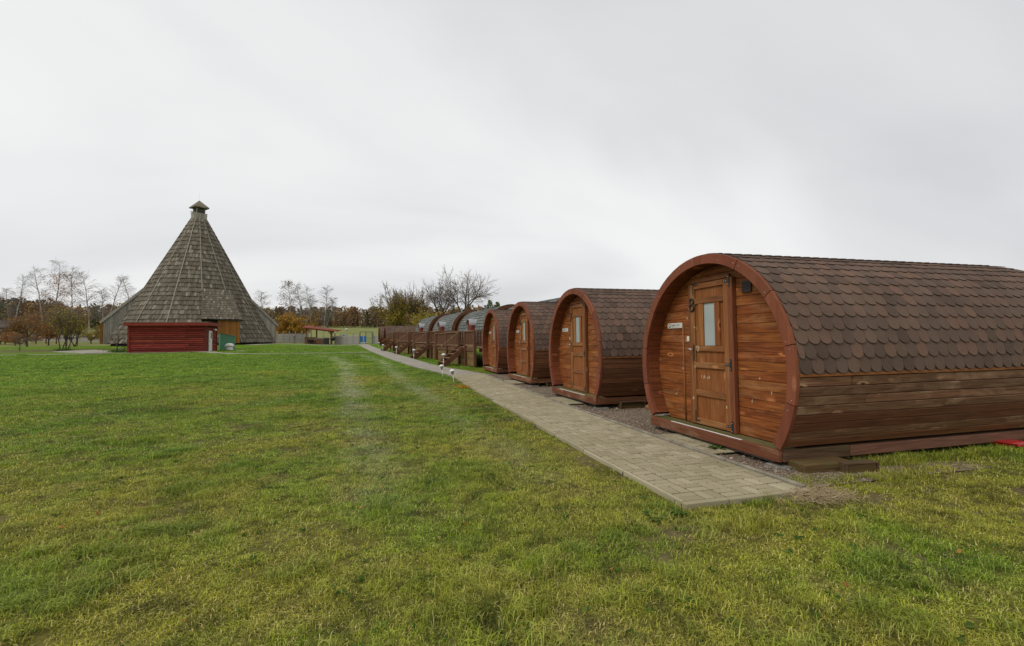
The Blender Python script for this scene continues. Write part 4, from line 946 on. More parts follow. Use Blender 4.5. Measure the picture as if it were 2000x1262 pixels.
tag(ob('roof_shakes', mesh_np('roof_shakes', *bake(bxV0, bxT0, np.array(ms)), 'shake'), hall), kind='stuff')
for k in range(NF):
    a = A0+2*math.pi*k/NF; z0 = 2.9 if k == 0 else 0.1
    beam('hip_board', hall, ((hr(z0)+.16)*math.cos(a), (hr(z0)+.16)*math.sin(a), z0), ((hr(HH)+.08)*math.cos(a), (hr(HH)+.08)*math.sin(a), HH), .13, .06, 'hip_board', .01, up=(math.cos(a), math.sin(a), .6))
# lantern
for k in range(22):
    a = 2*math.pi*k/22; ob('collar_board', cbox(.05, .31, 1.0, 'grey_board', .006), hall, (1.10*math.cos(a), 1.10*math.sin(a), HH+.2), (0, 0, a))
for s in (-1, 1):
    ob('collar_arm', cbox(2.5, .10, .12, 'grey_board', .01), hall, (0, s*.6, HH+.72), (0, 0, .35))
lan = ob('lantern', cbox(1.35, 1.35, 1.0, 'roof_felt', .01), hall, (0, 0, HH+1.06), (0, 0, .38)); lan.scale = (.86, .86, .82)
for sx in (-1, 1):
    for sy in (-1, 1): ob('lantern_post', cbox(.16, .16, 1.02, 'hip_board', .01), lan, (sx*.70, sy*.70, 0))
for k in range(4):
    for rz in range(4): ob('louvre', cbox(1.26, .12, .05, 'hip_board', .004), lan, (.70*math.sin(rz*math.pi/2), -.70*math.cos(rz*math.pi/2), -.36+.22*k), Matrix.Rotation(rz*math.pi/2, 3, 'Z').to_euler())
pyr = [(-1.28, -1.28, 0), (1.28, -1.28, 0), (1.28, 1.28, 0), (-1.28, 1.28, 0), (-1.28, -1.28, .16), (1.28, -1.28, .16), (1.28, 1.28, .16), (-1.28, 1.28, .16), (0, 0, 1.42)]
ob('lantern_roof', mesh_py('lantern_roof', pyr, [[3, 2, 1, 0], [0, 1, 5, 4], [1, 2, 6, 5], [2, 3, 7, 6], [3, 0, 4, 7], [4, 5, 8], [5, 6, 8], [6, 7, 8], [7, 4, 8]], 'shake'), lan, (0, 0, .50))
tube('lightning_rod', hall, [(0, 0, HH+2.6), (0, 0, HH+3.7)], .006, 'galvanised', 5)
# side entrances: sloping roof, wall of vertical boards
for sx, xe, tipx, ztop, zend, lab in ((-1, 11.55, 12.05, 6.7, 2.55, 'left'), (1, 11.35, 11.85, 5.9, 2.35, 'right')):
    x_in_ = hr(ztop)*.985; slope = (ztop-zend)/(tipx-x_in_)
    en = ob('side_entrance', cbox(.12, 3.3, zend+.1, 'orange_wood', .01), hall, (sx*(xe-.35), 0, (zend+.1)/2-.05))
    o = Vector((sx*(xe-.35), 0, (zend+.1)/2-.05))
    beam('entrance_roof', en, Vector((sx*(x_in_-.4), 0, ztop+.4*slope+.12))-o, Vector((sx*tipx, 0, zend+.12))-o, 4.0, .16, 'shake', .01)
    for fy in (-1, 1):
        beam('barge_board', en, Vector((sx*(x_in_-.3), fy*1.98, ztop+.3*slope+.0))-o, Vector((sx*tipx, fy*1.98, zend+.02))-o, .06, .30, 'grey_board', .008)
        xx = xe
        while xx > x_in_+.05:
            zt = zend+(tipx-xx)*slope-.02; rr_ = math.sqrt(max(xx*xx+1.75*1.75, 0)); zc = max((HB-rr_)/(HB-HT)*HH-.3, -.1)
            if zt-zc > .12: ob('wall_board', cbox(.24, .05, zt-zc, 'grey_board', .008), en, Vector((sx*xx, fy*(1.75+rnd.uniform(0, .02)), (zt+zc)/2))-o)
            xx -= .26
        ob('corner_post', cbox(.34, .16, zend+.2, 'orange_wood', .012), en, Vector((sx*(xe+(.30 if sx < 0 else .05)), fy*1.66, (zend+.2)/2-.06))-o)
# front porch: flatter shake roof over an orange board wall
pr = ob('front_porch', cbox(2.9, .06, 2.95, 'orange_wood', .006), hall, (4.0, -10.35, 1.35)); o = Vector((4.0, -10.35, 1.35))
for k in range(11): ob('wall_board', cbox(.25, .04, 2.92, 'orange_wood', .006), pr, (-1.28+.256*k, -.045, rnd.uniform(-.01, .01)))
beam('eave_board', pr, Vector((1.4, -10.72, 2.92))-o, Vector((5.95, -10.35, 2.72))-o, .55, .09, 'black_iron', .01)
T0, T1 = Vector((.45, -7.35, 6.9)), Vector((4.35, -6.7, 6.9)); B0, B1 = Vector((.45, -10.75, 2.95)), Vector((5.75, -10.45, 2.95))
_dn = Vector((0, .16, -.12)); o2 = o; o = o-_dn
ob('porch_roof', mesh_py('porch_roof', [T0-o, T1-o, B1-o, B0-o, T0-o-Vector((0, -1.2, .3)), T1-o-Vector((0, -1.2, .3)), B1-o-Vector((0, -.6, .15)), B0-o-Vector((0, -.6, .15))], [[0, 3, 2, 1], [4, 5, 6, 7], [0, 4, 7, 3], [1, 2, 6, 5], [3, 7, 6, 2]], 'roof_felt'), pr); o = o2
ms = []
for r_ in range(13):
    f0 = r_/13.0; Lp = T0.lerp(B0, f0); Rp = T1.lerp(B1, f0); Ln = (B0-T0).length/13; dn = (B0-T0).normalized(); e = (Rp-Lp); W = e.length; e.normalize(); nor = dn.cross(e)
    if nor.z < 0: nor = -nor
    s = 0
    while s < W-.05:
        w = min(rg.uniform(.16, .3), W-s); ang = .12; d2 = dn*math.cos(ang)+nor*math.sin(ang); n2 = nor*math.cos(ang)-dn*math.sin(ang)
        c = Lp+e*(s+w/2)+d2*(Ln*.62+rg.uniform(-.03, .03))+nor*.03; ex, uy, nz_ = e*(w-.012), d2*Ln*1.3, n2*.03
        ms.append(((ex.x, uy.x, nz_.x, c.x-o.x), (ex.y, uy.y, nz_.y, c.y-o.y), (ex.z, uy.z, nz_.z, c.z-o.z), (0, 0, 0, 1))); s += w
tag(ob('porch_shakes', mesh_np('porch_shakes', *bake(bxV0, bxT0, np.array(ms)), 'shake'), pr), kind='stuff')

# ------------------------------------------------------------------ red shed and things round the hall
SX0, SX1, SY0, SY1 = -22.6, -16.35, 51.9, 55.0; SG = G(-20, 52.5)
shed = thing('red_shed', 'dark red timber shed in front of the conical hall', 'shed', ((SX0+SX1)/2, SY0, SG))
def sb(name, x0, x1, y0, y1, z0, z1, mat, b=.006, parent=shed): return box(name, parent, x0-(SX0+SX1)/2, x1-(SX0+SX1)/2, y0-SY0, y1-SY0, z0, z1, mat, b)
sb('core', SX0+.06, SX1-.06, SY0+.06, SY1-.06, -.1, 2.62, 'roof_felt')
zz_ = .0
for k in range(13):
    cut = SX0+4.55+(.3 if k % 3 == 0 else 0); h_ = .198
    for a, b in ((SX0, cut), (cut, SX1)):
        V, Fc = tube_data([(a+.004, 0, 0), (b-.004, 0, 0)], h_*.52, 8); ob('log', mesh_py('log', [(x, y*.75, z) for x, y, z in V], Fc, 'red_log'), shed, (-(SX0+SX1)/2, .03+rnd.uniform(-.01, .01), .09+h_*k))
    V, Fc = tube_data([(0, .02, 0), (0, SY1-SY0, 0)], h_*.52, 8); 
    for xs in (SX0+.03, SX1-.03): ob('log', mesh_py('log', [(x*.75, y, z) for x, y, z in V], Fc, 'red_log'), shed, (xs-(SX0+SX1)/2, 0, .09+h_*k))
for xx, yy in ((SX0, SY0), (SX1, SY0), (SX1, SY1)): sb('corner_board', xx-.09, xx+.09, yy-.09, yy+.09, -.05, 2.6, 'red_log')
sb('roof', SX0-.25, SX1+.35, SY0-.35, SY1+.3, 2.60, 2.68, 'roof_felt'); sb('roof_fascia', SX0-.28, SX1+.38, SY0-.40, SY0-.35, 2.52, 2.83, 'red_log'); sb('roof_fascia', SX1+.36, SX1+.41, SY0-.345, SY1+.3, 2.52, 2.83, 'red_log')
sb('roof_fascia', SX0-.30, SX0-.25, SY0-.345, SY1+.3, 2.52, 2.83, 'red_log'); sb('roof_trim', SX0-.30, SX1+.43, SY0-.42, SY0-.33, 2.832, 2.86, 'hip_board')
sd = sb('shed_door', SX1+.05, SX1+.11, SY0+.72, SY0+1.55, .05, 2.05, 'white_paint'); ob('door_pane', cbox(.02, .25, .6, 'window_dark', .004), sd, (.035, .1, .55)); ob('door_handle', cbox(.03, .02, .12, 'black_iron', .003), sd, (.045, -.32, .0))
lp = sb('wall_lamp', SX1+.05, SX1+.16, SY0+2.02, SY0+2.1, 2.2, 2.26, 'white_paint'); lathe('lamp_shade', lp, [(.17, -.12), (.14, -.02), (.04, .06)], 'white_paint', 12, (.12, 0, 0))
gx_, gy_ = at(444.5, 51.5); gs = thing('green_cabinet', 'green sheet metal cabinet with a slanted top beside the hall porch', 'cabinet', (gx_, gy_, G(gx_, gy_)), hall_rz+.10)
for k in range(8): ob('sheet_rib', cbox(.165, .03, 1.72-.035*k, 'green_sheet', .008), gs, (-.63+.18*k, -.025-.006*(k % 2), (1.72-.035*k)/2))
ob('cabinet_body', mesh_py('cabinet_body', [(-.72, 0, 0), (.72, 0, 0), (.72, .7, 0), (-.72, .7, 0), (-.72, 0, 1.74), (.72, 0, 1.46), (.72, .7, 1.46), (-.72, .7, 1.74)], [[3, 2, 1, 0], [4, 5, 6, 7], [0, 1, 5, 4], [1, 2, 6, 5], [2, 3, 7, 6], [3, 0, 4, 7]], 'green_sheet'), gs)
beam('cabinet_top', gs, (-.78, .3, 1.76), (.78, .3, 1.455), .85, .03, 'green_sheet', .005)
wx, wy = at(448.5, 49.6); wc = thing('covered_chair', 'white cloth covered seat standing in front of the green cabinet', 'chair', (wx, wy, G(wx, wy)), hall_rz)
def blob(name, parent, prof, mat, k=14, seed=1, loc=(0, 0, 0), sq=1.0):
    rg_ = random.Random(seed); V = []; Fc = []
    for r_, z in prof:
        for j in range(k): a = 2*math.pi*j/k; q = r_*rg_.uniform(.9, 1.1); V.append((q*math.cos(a), q*math.sin(a)*sq, z+rg_.uniform(-.015, .015)))
    for i in range(len(prof)-1):
        for j in range(k): Fc.append([i*k+j, i*k+(j+1) % k, (i+1)*k+(j+1) % k, (i+1)*k+j])
    Fc += [list(range(k))[::-1], [(len(prof)-1)*k+j for j in range(k)]]
    return ob(name, mesh_py(name, V, Fc, mat, True), parent, loc)
blob('cover', wc, [(.30, .40), (.42, .38), (.43, .46), (.36, .60), (.22, .70), (.05, .73)], 'cloth_white', seed=4); blob('chair_base', wc, [(.33, 0), (.35, .10), (.31, .22), (.33, .36), (.2, .41)], 'cloth_white', seed=6)
tag(ob('paving_slab', cbox(.75, .30, .03, 'white_paint', .008), None, (*at(469, 47.5), G(*at(469, 47.5))+.02), (0, 0, .2)), 'pale flat slab lying on the grass right of the covered seat', 'slab')
# bicycle leaning behind the shed's left end
bx_, by_ = at(249, 46.2); bk = thing('bicycle', 'black bicycle leaning at the left end of the red shed', 'bicycle', (bx_-.35, by_+.7, G(bx_, by_)), .9)
for s in (-.52, .52):
    w_ = ob('wheel', mesh_py('wheel', *tube_data([(.33*math.cos(a)+s, 0, .33*math.sin(a)+.34) for a in np.linspace(0, 2*math.pi, 19)], .022, 5, False), 'tyre', True), bk)
    for k in range(6): a = math.pi*k/6; ob('spoke', mesh_py('spoke', *tube_data([(.32*math.cos(a)+s, 0, .32*math.sin(a)+.34), (-.32*math.cos(a)+s, 0, -.32*math.sin(a)+.34)], .004, 3), 'galvanised'), w_)
for P in ([(-.52, 0, .34), (-.12, 0, .32), (.38, 0, .82), (-.20, 0, .80), (-.12, 0, .32)], [(-.52, 0, .34), (-.20, 0, .80), (-.23, 0, .95)], [(.52, 0, .34), (.38, 0, .82), (.35, 0, 1.0)]): tube('frame_tube', bk, P, .018, 'black_iron', 6)
tube('handlebar', bk, [(.30, -.28, .98), (.36, 0, 1.02), (.30, .28, .98)], .015, 'black_iron', 6); ob('saddle', cbox(.26, .14, .06, 'tyre', .02), bk, (-.24, 0, .97))

# ------------------------------------------------------------------ concrete fence, gate, shelter
def fence(label, pts, h=1.28, bay=2.0, name='concrete_fence'):
    P = [Vector((x, y)) for x, y in pts]; t = thing(name, label, 'fence', (P[0].x, P[0].y, G(*P[0])))
    o = Vector((P[0].x, P[0].y, G(*P[0])))
    for a, b in zip(P[:-1], P[1:]):
        n = max(1, round((b-a).length/bay)); ang = math.atan2((b-a).y, (b-a).x)
        for i in range(n+1):
            q = a.lerp(b, i/n); ob('fence_post', cbox(.13, .13, h+.55, 'fence_concrete', .012), t, Vector((q.x, q.y, G(*q)+(h+.30)/2))-o, (0, 0, ang))
        for i in range(n):
            q = a.lerp(b, (i+.5)/n); L = (b-a).length/n-.11
            for k in range(3): ob('fence_slab', cbox(L, .05, h/3-.012, 'fence_concrete', .014), t, Vector((q.x, q.y, G(*q)+h/3*(k+.5)))-o, (0, 0, ang))
    return t
def gp(px, d): return at(px, d)
fence('grey concrete panel fence between the shelter and the green gate', [gp(654, 70.5), gp(701, 69.5)], 1.25, 0.92)
fence('grey concrete panel fence between the conical hall and the shelter', [gp(530, 79), gp(602, 75)], 1.35, 1.55)
fence('short grey concrete fence piece right of the green gate', [gp(728.5, 69.5), gp(745, 69.0)], 1.2, 1.2)
fence('long grey concrete fence left of the conical hall', [gp(60, 84), gp(216, 80)], 1.1, 2.2)
gxx, gyy = gp(702.5, 69.3); gx2, gy2 = gp(727.5, 69.2); gt = thing('metal_gate', 'dark green metal frame gate at the end of the footpath', 'gate', (gxx, gyy, G(gxx, gyy)), math.atan2(gy2-gyy, gx2-gxx)); GL = math.hypot(gx2-gxx, gy2-gyy)
for x in (0.05, GL*.47, GL-.05): ob('gate_post', cbox(.075, .075, 1.85, 'gate_green', .006), gt, (x, 0, .92))
for z in (.12, 1.80): ob('gate_bar', cbox(GL-.2, .05, .05, 'gate_green', .004), gt, (GL/2, 0, z))
for k in range(7): ob('wire_bar', cbox(GL*.5, .012, .02, 'gate_green', .002), gt, (GL*.735, .01, .32+.22*k))
for k, (px, w, lab) in enumerate(((706, .42, 'left blue and white board standing behind the gate'), (713, .46, 'right blue and white board standing behind the gate'))):
    x, y = gp(px, 73.5); b_ = thing('blue_board', lab, 'board', (x, y, G(x, y)), hall_rz+.2, 'blue boards behind the gate'); ob('board_panel', cbox(w, .06, .95, 'blue_board', .01), b_, (0, 0, .72)); ob('board_foot', cbox(w, .14, .22, 'white_paint', .01), b_, (0, -.01, .11))
    if k == 1: ob('board_stripe', cbox(.10, .02, .8, 'white_paint', .004), b_, (.12, -.038, .78))
for k, (px, lab) in enumerate(((671, 'small blue panel seen above the concrete fence, left one'), (677.3, 'small blue panel seen above the concrete fence, right one'))):
    x, y = gp(px, 75); b_ = thing('blue_sign', lab, 'board', (x, y, G(x, y)), hall_rz, 'blue panels above the fence'); ob('panel', cbox(.34 if k == 0 else .18, .05, .20, 'blue_board', .01), b_, (0, 0, 1.36)); ob('panel_post', cbox(.05, .05, 1.3, 'galvanised', .006), b_, (0, 0, .65))
x, y = gp(676.6, 180); tag(ob('hay_bale', mesh_py('hay_bale', *tube_data([(-.4, 0, 0), (.4, 0, 0)], .5, 12), 'house_wall', True), None, (x, y, G(x, y)+.55)), 'white wrapped bale far up on the green field', 'bale')

sx_, sy_ = gp(627, 70.5); sh = thing('barbecue_shelter', 'open shelter with a sloping red roof and wooden counters by the fence', 'shelter', (sx_, sy_, G(sx_, sy_)), R(-14))
def pst(x, y, h): 
    ob('post', cbox(.16, .16, h, 'shelter_post', .01), sh, (x, y, h/2))
    for s in (-1, 1): beam('brace', sh, (x, y, h-.45), (x+s*.42, y, h-.03), .07, .09, 'shelter_post', .006)
for x, y, h in ((-1.78, -.9, 2.30), (-1.0, .9, 2.52), (1.25, .9, 2.02), (1.78, -.9, 1.86)): pst(x, y, h)
beam('roof_beam', sh, (-2.1, -.9, 2.38), (2.2, -.9, 1.84), .12, .16, 'shelter_post'); beam('roof_beam', sh, (-2.1, .9, 2.62), (2.2, .9, 1.95), .12, .16, 'shelter_post')
rv = [(-2.25, -1.35, 2.46), (2.5, -1.35, 1.88), (2.5, 1.35, 1.98), (-2.25, 1.35, 2.75)]
ob('roof_panel', mesh_py('roof_panel', rv+[(x, y, z+.10) for x, y, z in rv], [[3, 2, 1, 0], [4, 5, 6, 7], [0, 1, 5, 4], [1, 2, 6, 5], [2, 3, 7, 6], [3, 0, 4, 7]], 'roof_red'), sh)
for k in range(15):
    f_ = k/14; a = Vector(rv[0]).lerp(Vector(rv[1]), f_)+Vector((0, -.02, .115)); b = Vector(rv[3]).lerp(Vector(rv[2]), f_)+Vector((0, .02, .115)); beam('roof_rib', sh, a, b, .05, .03, 'roof_red', .004)
ob('counter', cbox(1.5, .5, .98, 'counter_wood', .012), sh, (-1.15, -1.05, .49)); ob('counter_top', cbox(1.62, .62, .06, 'counter_wood', .01), sh, (-1.15, -1.05, 1.01))
ob('counter', cbox(1.2, .5, .86, 'counter_wood', .012), sh, (.25, -1.0, .43)); ob('counter_top', cbox(1.3, .6, .05, 'galvanised', .01), sh, (.25, -1.0, .885)); ob('counter', cbox(.62, .55, .92, 'black_iron', .012), sh, (1.15, -1.02, .46))
gr = thing('kettle_barbecue', 'round black barbecue on legs under the red roofed shelter', 'barbecue', (*gp(650, 69.6), G(*gp(650, 69.6))))
lathe('bowl', gr, [(.05, .55), (.30, .68), (.38, .86), (.36, 1.02), (.2, 1.16), (.04, 1.2)], 'black_iron', 14)
for k in range(3): a = 2.1*k; tube('leg', gr, [(.28*math.cos(a), .28*math.sin(a), .68), (.38*math.cos(a), .38*math.sin(a), 0)], .02, 'black_iron', 5)
bxx, byy = gp(606.5, 69.0); bn = thing('cart', 'dark two wheeled garden cart in front of the shelter counter', 'cart', (bxx, byy, G(bxx, byy)), R(-14))
ob('cart_tub', mesh_py('cart_tub', *taper(.42, .28, .30, .75), 'black_iron'), bn, (0, 0, .32))
for s in (-1, 1): ob('wheel', mesh_py('wheel', *tube_data([(.2*math.cos(a), s*.3, .2*math.sin(a)+.21) for a in np.linspace(0, 2*math.pi, 15)], .035, 6, False), 'tyre', True), bn)
tube('handle', bn, [(.4, -.2, .55), (.85, -.2, .75), (.85, .2, .75), (.4, .2, .55)], .02, 'galvanised', 6)
px_, py_ = gp(574.5, 69.5); cs = thing('stone_pillar', 'slim grey stone pillar before the concrete fence near the shelter', 'pillar', (px_, py_, G(px_, py_))); lathe('pillar_shaft', cs, [(.16, 0), (.16, .12), (.10, .2), (.085, 1.0), (.13, 1.06), (.13, 1.12)], 'concrete_block', 10); ob('pillar_base', cbox(.5, .5, .16, 'concrete_block', .02), cs, (0, 0, .06))

# ------------------------------------------------------------------ far left: house, car, wall, rail fence
hx, hy = at(-8, 90); hs = thing('far_house', 'low house with a dark roof at the far left edge', 'house', (hx, hy, G(hx, hy)), R(31))
ob('wall', cbox(6.4, 5, 2.5, 'house_timber', .02), hs, (-1.2, 2.5, 1.15)); ob('roof', mesh_py('roof', [(-4.9, -.7, 2.45), (2.5, -.7, 2.45), (2.5, 5.7, 2.45), (-4.9, 5.7, 2.45), (-4.0, 2.5, 3.9), (1.6, 2.5, 3.9), (-4.9, -.7, 2.25), (2.5, -.7, 2.25), (2.5, 5.7, 2.25), (-4.9, 5.7, 2.25)], [[0, 1, 5, 4], [1, 2, 5], [2, 3, 4, 5], [3, 0, 4], [6, 7, 1, 0], [7, 8, 2, 1], [8, 9, 3, 2], [9, 6, 0, 3], [9, 8, 7, 6]], 'house_roof'), hs)
for xx in (-2.6, 1.0):
    w_ = ob('window', cbox(1.0, .08, 1.2, 'white_paint', .01), hs, (xx, -.03, 1.45)); ob('pane', cbox(.8, .04, 1.0, 'window_dark', .005), w_, (0, -.045, 0))
wx, wy = at(12, 84); lw = thing('garden_wall', 'low pale rendered wall in front of the far left house', 'wall', (wx, wy, G(wx, wy)), R(31)); ob('wall_face', cbox(7.2, .3, .95, 'house_wall', .02), lw, (-.6, 0, .5)); ob('wall_coping', cbox(7.4, .42, .08, 'house_wall', .02), lw, (-.6, 0, 1.0))
cx_, cy_ = at(-9, 78); car = thing('parked_car', 'white parked car cut by the left edge of the view', 'car', (cx_, cy_, G(cx_, cy_)), R(31))
cv = [(-2.1, .35), (-2.15, .75), (-1.95, .95), (-1.2, 1.0), (-.7, 1.42), (.7, 1.45), (1.3, .98), (2.0, .88), (2.15, .6), (2.1, .35)]
ob('body', mesh_py('body', [(x, s*.82*(1 if z < 1.1 else .85), z) for s in (-1, 1) for x, z in cv], [list(range(10)), list(range(10, 20))[::-1]]+[[i, 10+i, 10+(i+1) % 10, (i+1) % 10] for i in range(10)], 'car_white'), car)
ob('side_window', cbox(1.6, 1.5, .30, 'window_dark', .05), car, (0, 0, 1.2))
for wxx in (-1.3, 1.35):
    for s in (-1, 1): ob('wheel', mesh_py('wheel', *tube_data([(wxx, s*.72, .32), (wxx, s*.86, .32)], .32, 14), 'tyre'), car)
rf_ = thing('rail_fence', 'low dark timber rail fence behind the left shrubs', 'fence', (*at(60, 72), G(*at(60, 72)))); fo = Vector((*at(60, 72), G(*at(60, 72))))
for i in range(9):
    q = at(-10+20*i, 72); ob('fence_post', cbox(.12, .12, 1.1, 'deck_dark', .01), rf_, Vector((*q, G(*q)+.5))-fo)
    if i < 8:
        q2 = at(-10+20*(i+1), 72); beam('fence_rail', rf_, Vector((*q, G(*q)+.9))-fo, Vector((*q2, G(*q2)+.9))-fo, .05, .12, 'deck_dark')

# ------------------------------------------------------------------ trees
def segs_mesh(name, S, mat, k=4):
    """S: list of (p0, r0, p1, r1) -> tapered k-sided tubes, all in one mesh"""
    A = np.array([s[0] for s in S], float); B = np.array([s[2] for s in S], float); ra = np.array([s[1] for s in S]); rb = np.array([s[3] for s in S])
    d = B-A; d /= np.maximum(np.linalg.norm(d, axis=1, keepdims=True), 1e-6)
    ref = np.where(np.abs(d[:, 2:3]) < .9, np.array([[0, 0, 1.]]), np.array([[1., 0, 0]])); u = np.cross(d, ref); u /= np.linalg.norm(u, axis=1, keepdims=True); v = np.cross(d, u)
    t = np.arange(k)*2*math.pi/k; ring = u[:, None]*np.cos(t)[None, :, None]+v[:, None]*np.sin(t)[None, :, None]
    V = np.concatenate([A[:, None]+ring*ra[:, None, None], B[:, None]+ring*rb[:, None, None]], 1).reshape(-1, 3)
    q = np.array([[j, (j+1) % k, k+(j+1) % k, k+j] for j in range(k)]); Q = (q[None]+(np.arange(len(S))*2*k)[:, None, None]).reshape(-1, 4)
    return mesh_np(name, V, Q, mat, 4, True)
def cards_mesh(name, C, size, mat, rng, squash=1.0):
    """leaf-sized rhombic faces round the centres C"""
    C = np.asarray(C, float); n = len(C); a = rng.normal(size=(n, 3)); a /= np.linalg.norm(a, axis=1, keepdims=True); b = np.cross(a, rng.normal(size=(n, 3))); b /= np.maximum(np.linalg.norm(b, axis=1, keepdims=True), 1e-6)
    s = (size*rng.uniform(.55, 1.3, n))[:, None]
    V = np.stack([C-a*s*.5, C+b*s*.3, C+a*s*.5, C-b*s*.3], 1).reshape(-1, 3); Q = np.arange(4*n).reshape(n, 4)
    return mesh_np(name, V, Q, mat, 4)
def rot_about(v, ax, ang):
    return v*math.cos(ang)+np.cross(ax, v)*math.sin(ang)+ax*ax.dot(v)*(1-math.cos(ang))
def nrm(v): return v/max(np.linalg.norm(v), 1e-9)
def birch(label, px, d, ytop, seed, lean=(0, 0), leaves=None, fork=False, dens=1.0, group='bare birches'):
    rng = np.random.default_rng(seed); x, y = at(px, d); z0 = G(x, y); hz = 670.2-0.0105*(px-745)
    H = 1.35+(hz-ytop)*d/F_PX-z0
    trunk = []; tw = []; tips = []
    stems = [(np.array([0., 0, -.2]), np.array([lean[0], lean[1], 1.0]), H, .020*H*.5)]
    if fork: stems.append((np.array([lean[0]*H*.12, lean[1]*H*.12, H*.14]), np.array([lean[0]+.34*rng.choice([-1, 1]), .1, 1.0]), H*.66, .008*H))
    for p, dr, L, r in stems:
        n = 14; dr = nrm(dr); pts = [p]; step = L/n
        for i in range(n):
            dr = nrm(dr+rng.normal(size=3)*.045+np.array([0, 0, .03])); pts.append(pts[-1]+dr*step)
        for i in range(n):
            f0, f1 = i/n, (i+1)/n; trunk.append((pts[i], r*(1-f0)**.8+.012, pts[i+1], r*(1-f1)**.8+.010))
        nb = int(58*dens)
        for b in range(nb):
            f = .24+.74*(b+rng.uniform(0, 1))/nb; i = min(int(f*n), n-1); q = pts[i]+(pts[i+1]-pts[i])*(f*n-i)
            az = rng.uniform(0, 2*math.pi); el = rng.uniform(.55, 1.05)
            bl = L*(.30*(1-f)**.7+.055)*rng.uniform(.7, 1.15); bd = np.array([math.cos(az)*math.cos(el), math.sin(az)*math.cos(el), math.sin(el)]); br = .018*(1-f)+.011
            c = q; m = 5
            for j in range(m):
                bd = nrm(bd+np.array([0, 0, -.10])+rng.normal(size=3)*.08); c2 = c+bd*bl/m; tw.append((c, br*(1-j/m)+.006, c2, br*(1-(j+1)/m)+.006))
                for s in range(3+(rng.random() < .6)):
                    td = nrm(bd+rng.normal(size=3)*.55+np.array([0, 0, -.12])); tl = rng.uniform(.35, 1.0)*H/15; e = c2
                    for u_ in range(2):
                        td = nrm(td+np.array([0, 0, -.34])); e2 = e+td*tl*.5; tw.append((e, .0075, e2, .005)); e = e2
                    tips.append(e)
                c = c2
    t = thing('birch_tree', label, 'tree', (x, y, z0), 0, group); ob('trunk', segs_mesh('trunk', trunk, 'bark_birch', 7), t)
    cr = ob('crown', segs_mesh('crown', tw, 'twig_grey', 3), t)
    if leaves:
        mat, n, sz, part = leaves; T_ = np.array(tips); T_ = T_[T_[:, 2] < part*H]; C = T_[rng.integers(0, len(T_), n)]+rng.normal(size=(n, 3))*.22; ob('leaves', cards_mesh('leaves', C, sz, mat, rng), cr)
    return t
def round_tree(label, px, d, ytop, seed, H=None, first=.26, lev=6, group=None, tilt=0.0, name='bare_tree'):
    rng = np.random.default_rng(seed); x, y = at(px, d); z0 = G(x, y); hz = 670.2-0.0105*(px-745)
    if H is None: H = 1.35+(hz-ytop)*d/F_PX-z0
    trunk = []; tw = []
    def grow(p, dr, L, r, l):
        n = 3; c = p
        for j in range(n):
            dr = nrm(dr+rng.normal(size=3)*(.10 if l else .03)+np.array([0, 0, .05*(l < 3)])); c2 = c+dr*L/n; ra, rb = r*(1-.25*j/n), r*(1-.25*(j+1)/n); (trunk if l < 3 else tw).append((c, ra, c2, rb)); c = c2
            if l >= 2 and l < lev: ax = nrm(np.cross(dr, rng.normal(size=3))); grow(c, rot_about(dr, ax, rng.uniform(.5, .9)), L*rng.uniform(.45, .65), rb*.5, l+1 if l < lev-1 else lev)
        if l < lev:
            k = 3 if l in (0, 1) else 2; a0 = rng.uniform(0, 6.28)
            for s in range(k):
                ref = np.array([math.cos(a0+6.28*s/k), math.sin(a0+6.28*s/k), .01]); ax = nrm(np.cross(dr, ref)); grow(c, rot_about(dr, ax, rng.uniform(.30, .56)), (H*.22 if l == 0 else L*.80)*rng.uniform(.8, 1.1), r*.64, l+1)
    grow(np.array([0., 0, -.1]), nrm(np.array([tilt, 0, 1.])), H*first, .021*H, 0)
    top = max(s[2][2] for s in tw); sc = H/top
    f = lambda S, m: [(a*sc, max(ra*sc, m), b*sc, max(rb*sc, m*.75)) for a, ra, b, rb in S]
    t = thing(name, label, 'tree', (x, y, z0), 0, group); ob('trunk', segs_mesh('trunk', f(trunk, .02), 'bark_brown', 7), t); ob('crown', segs_mesh('crown', f(tw, .0075), 'twig_brown', 3), t)
    return t
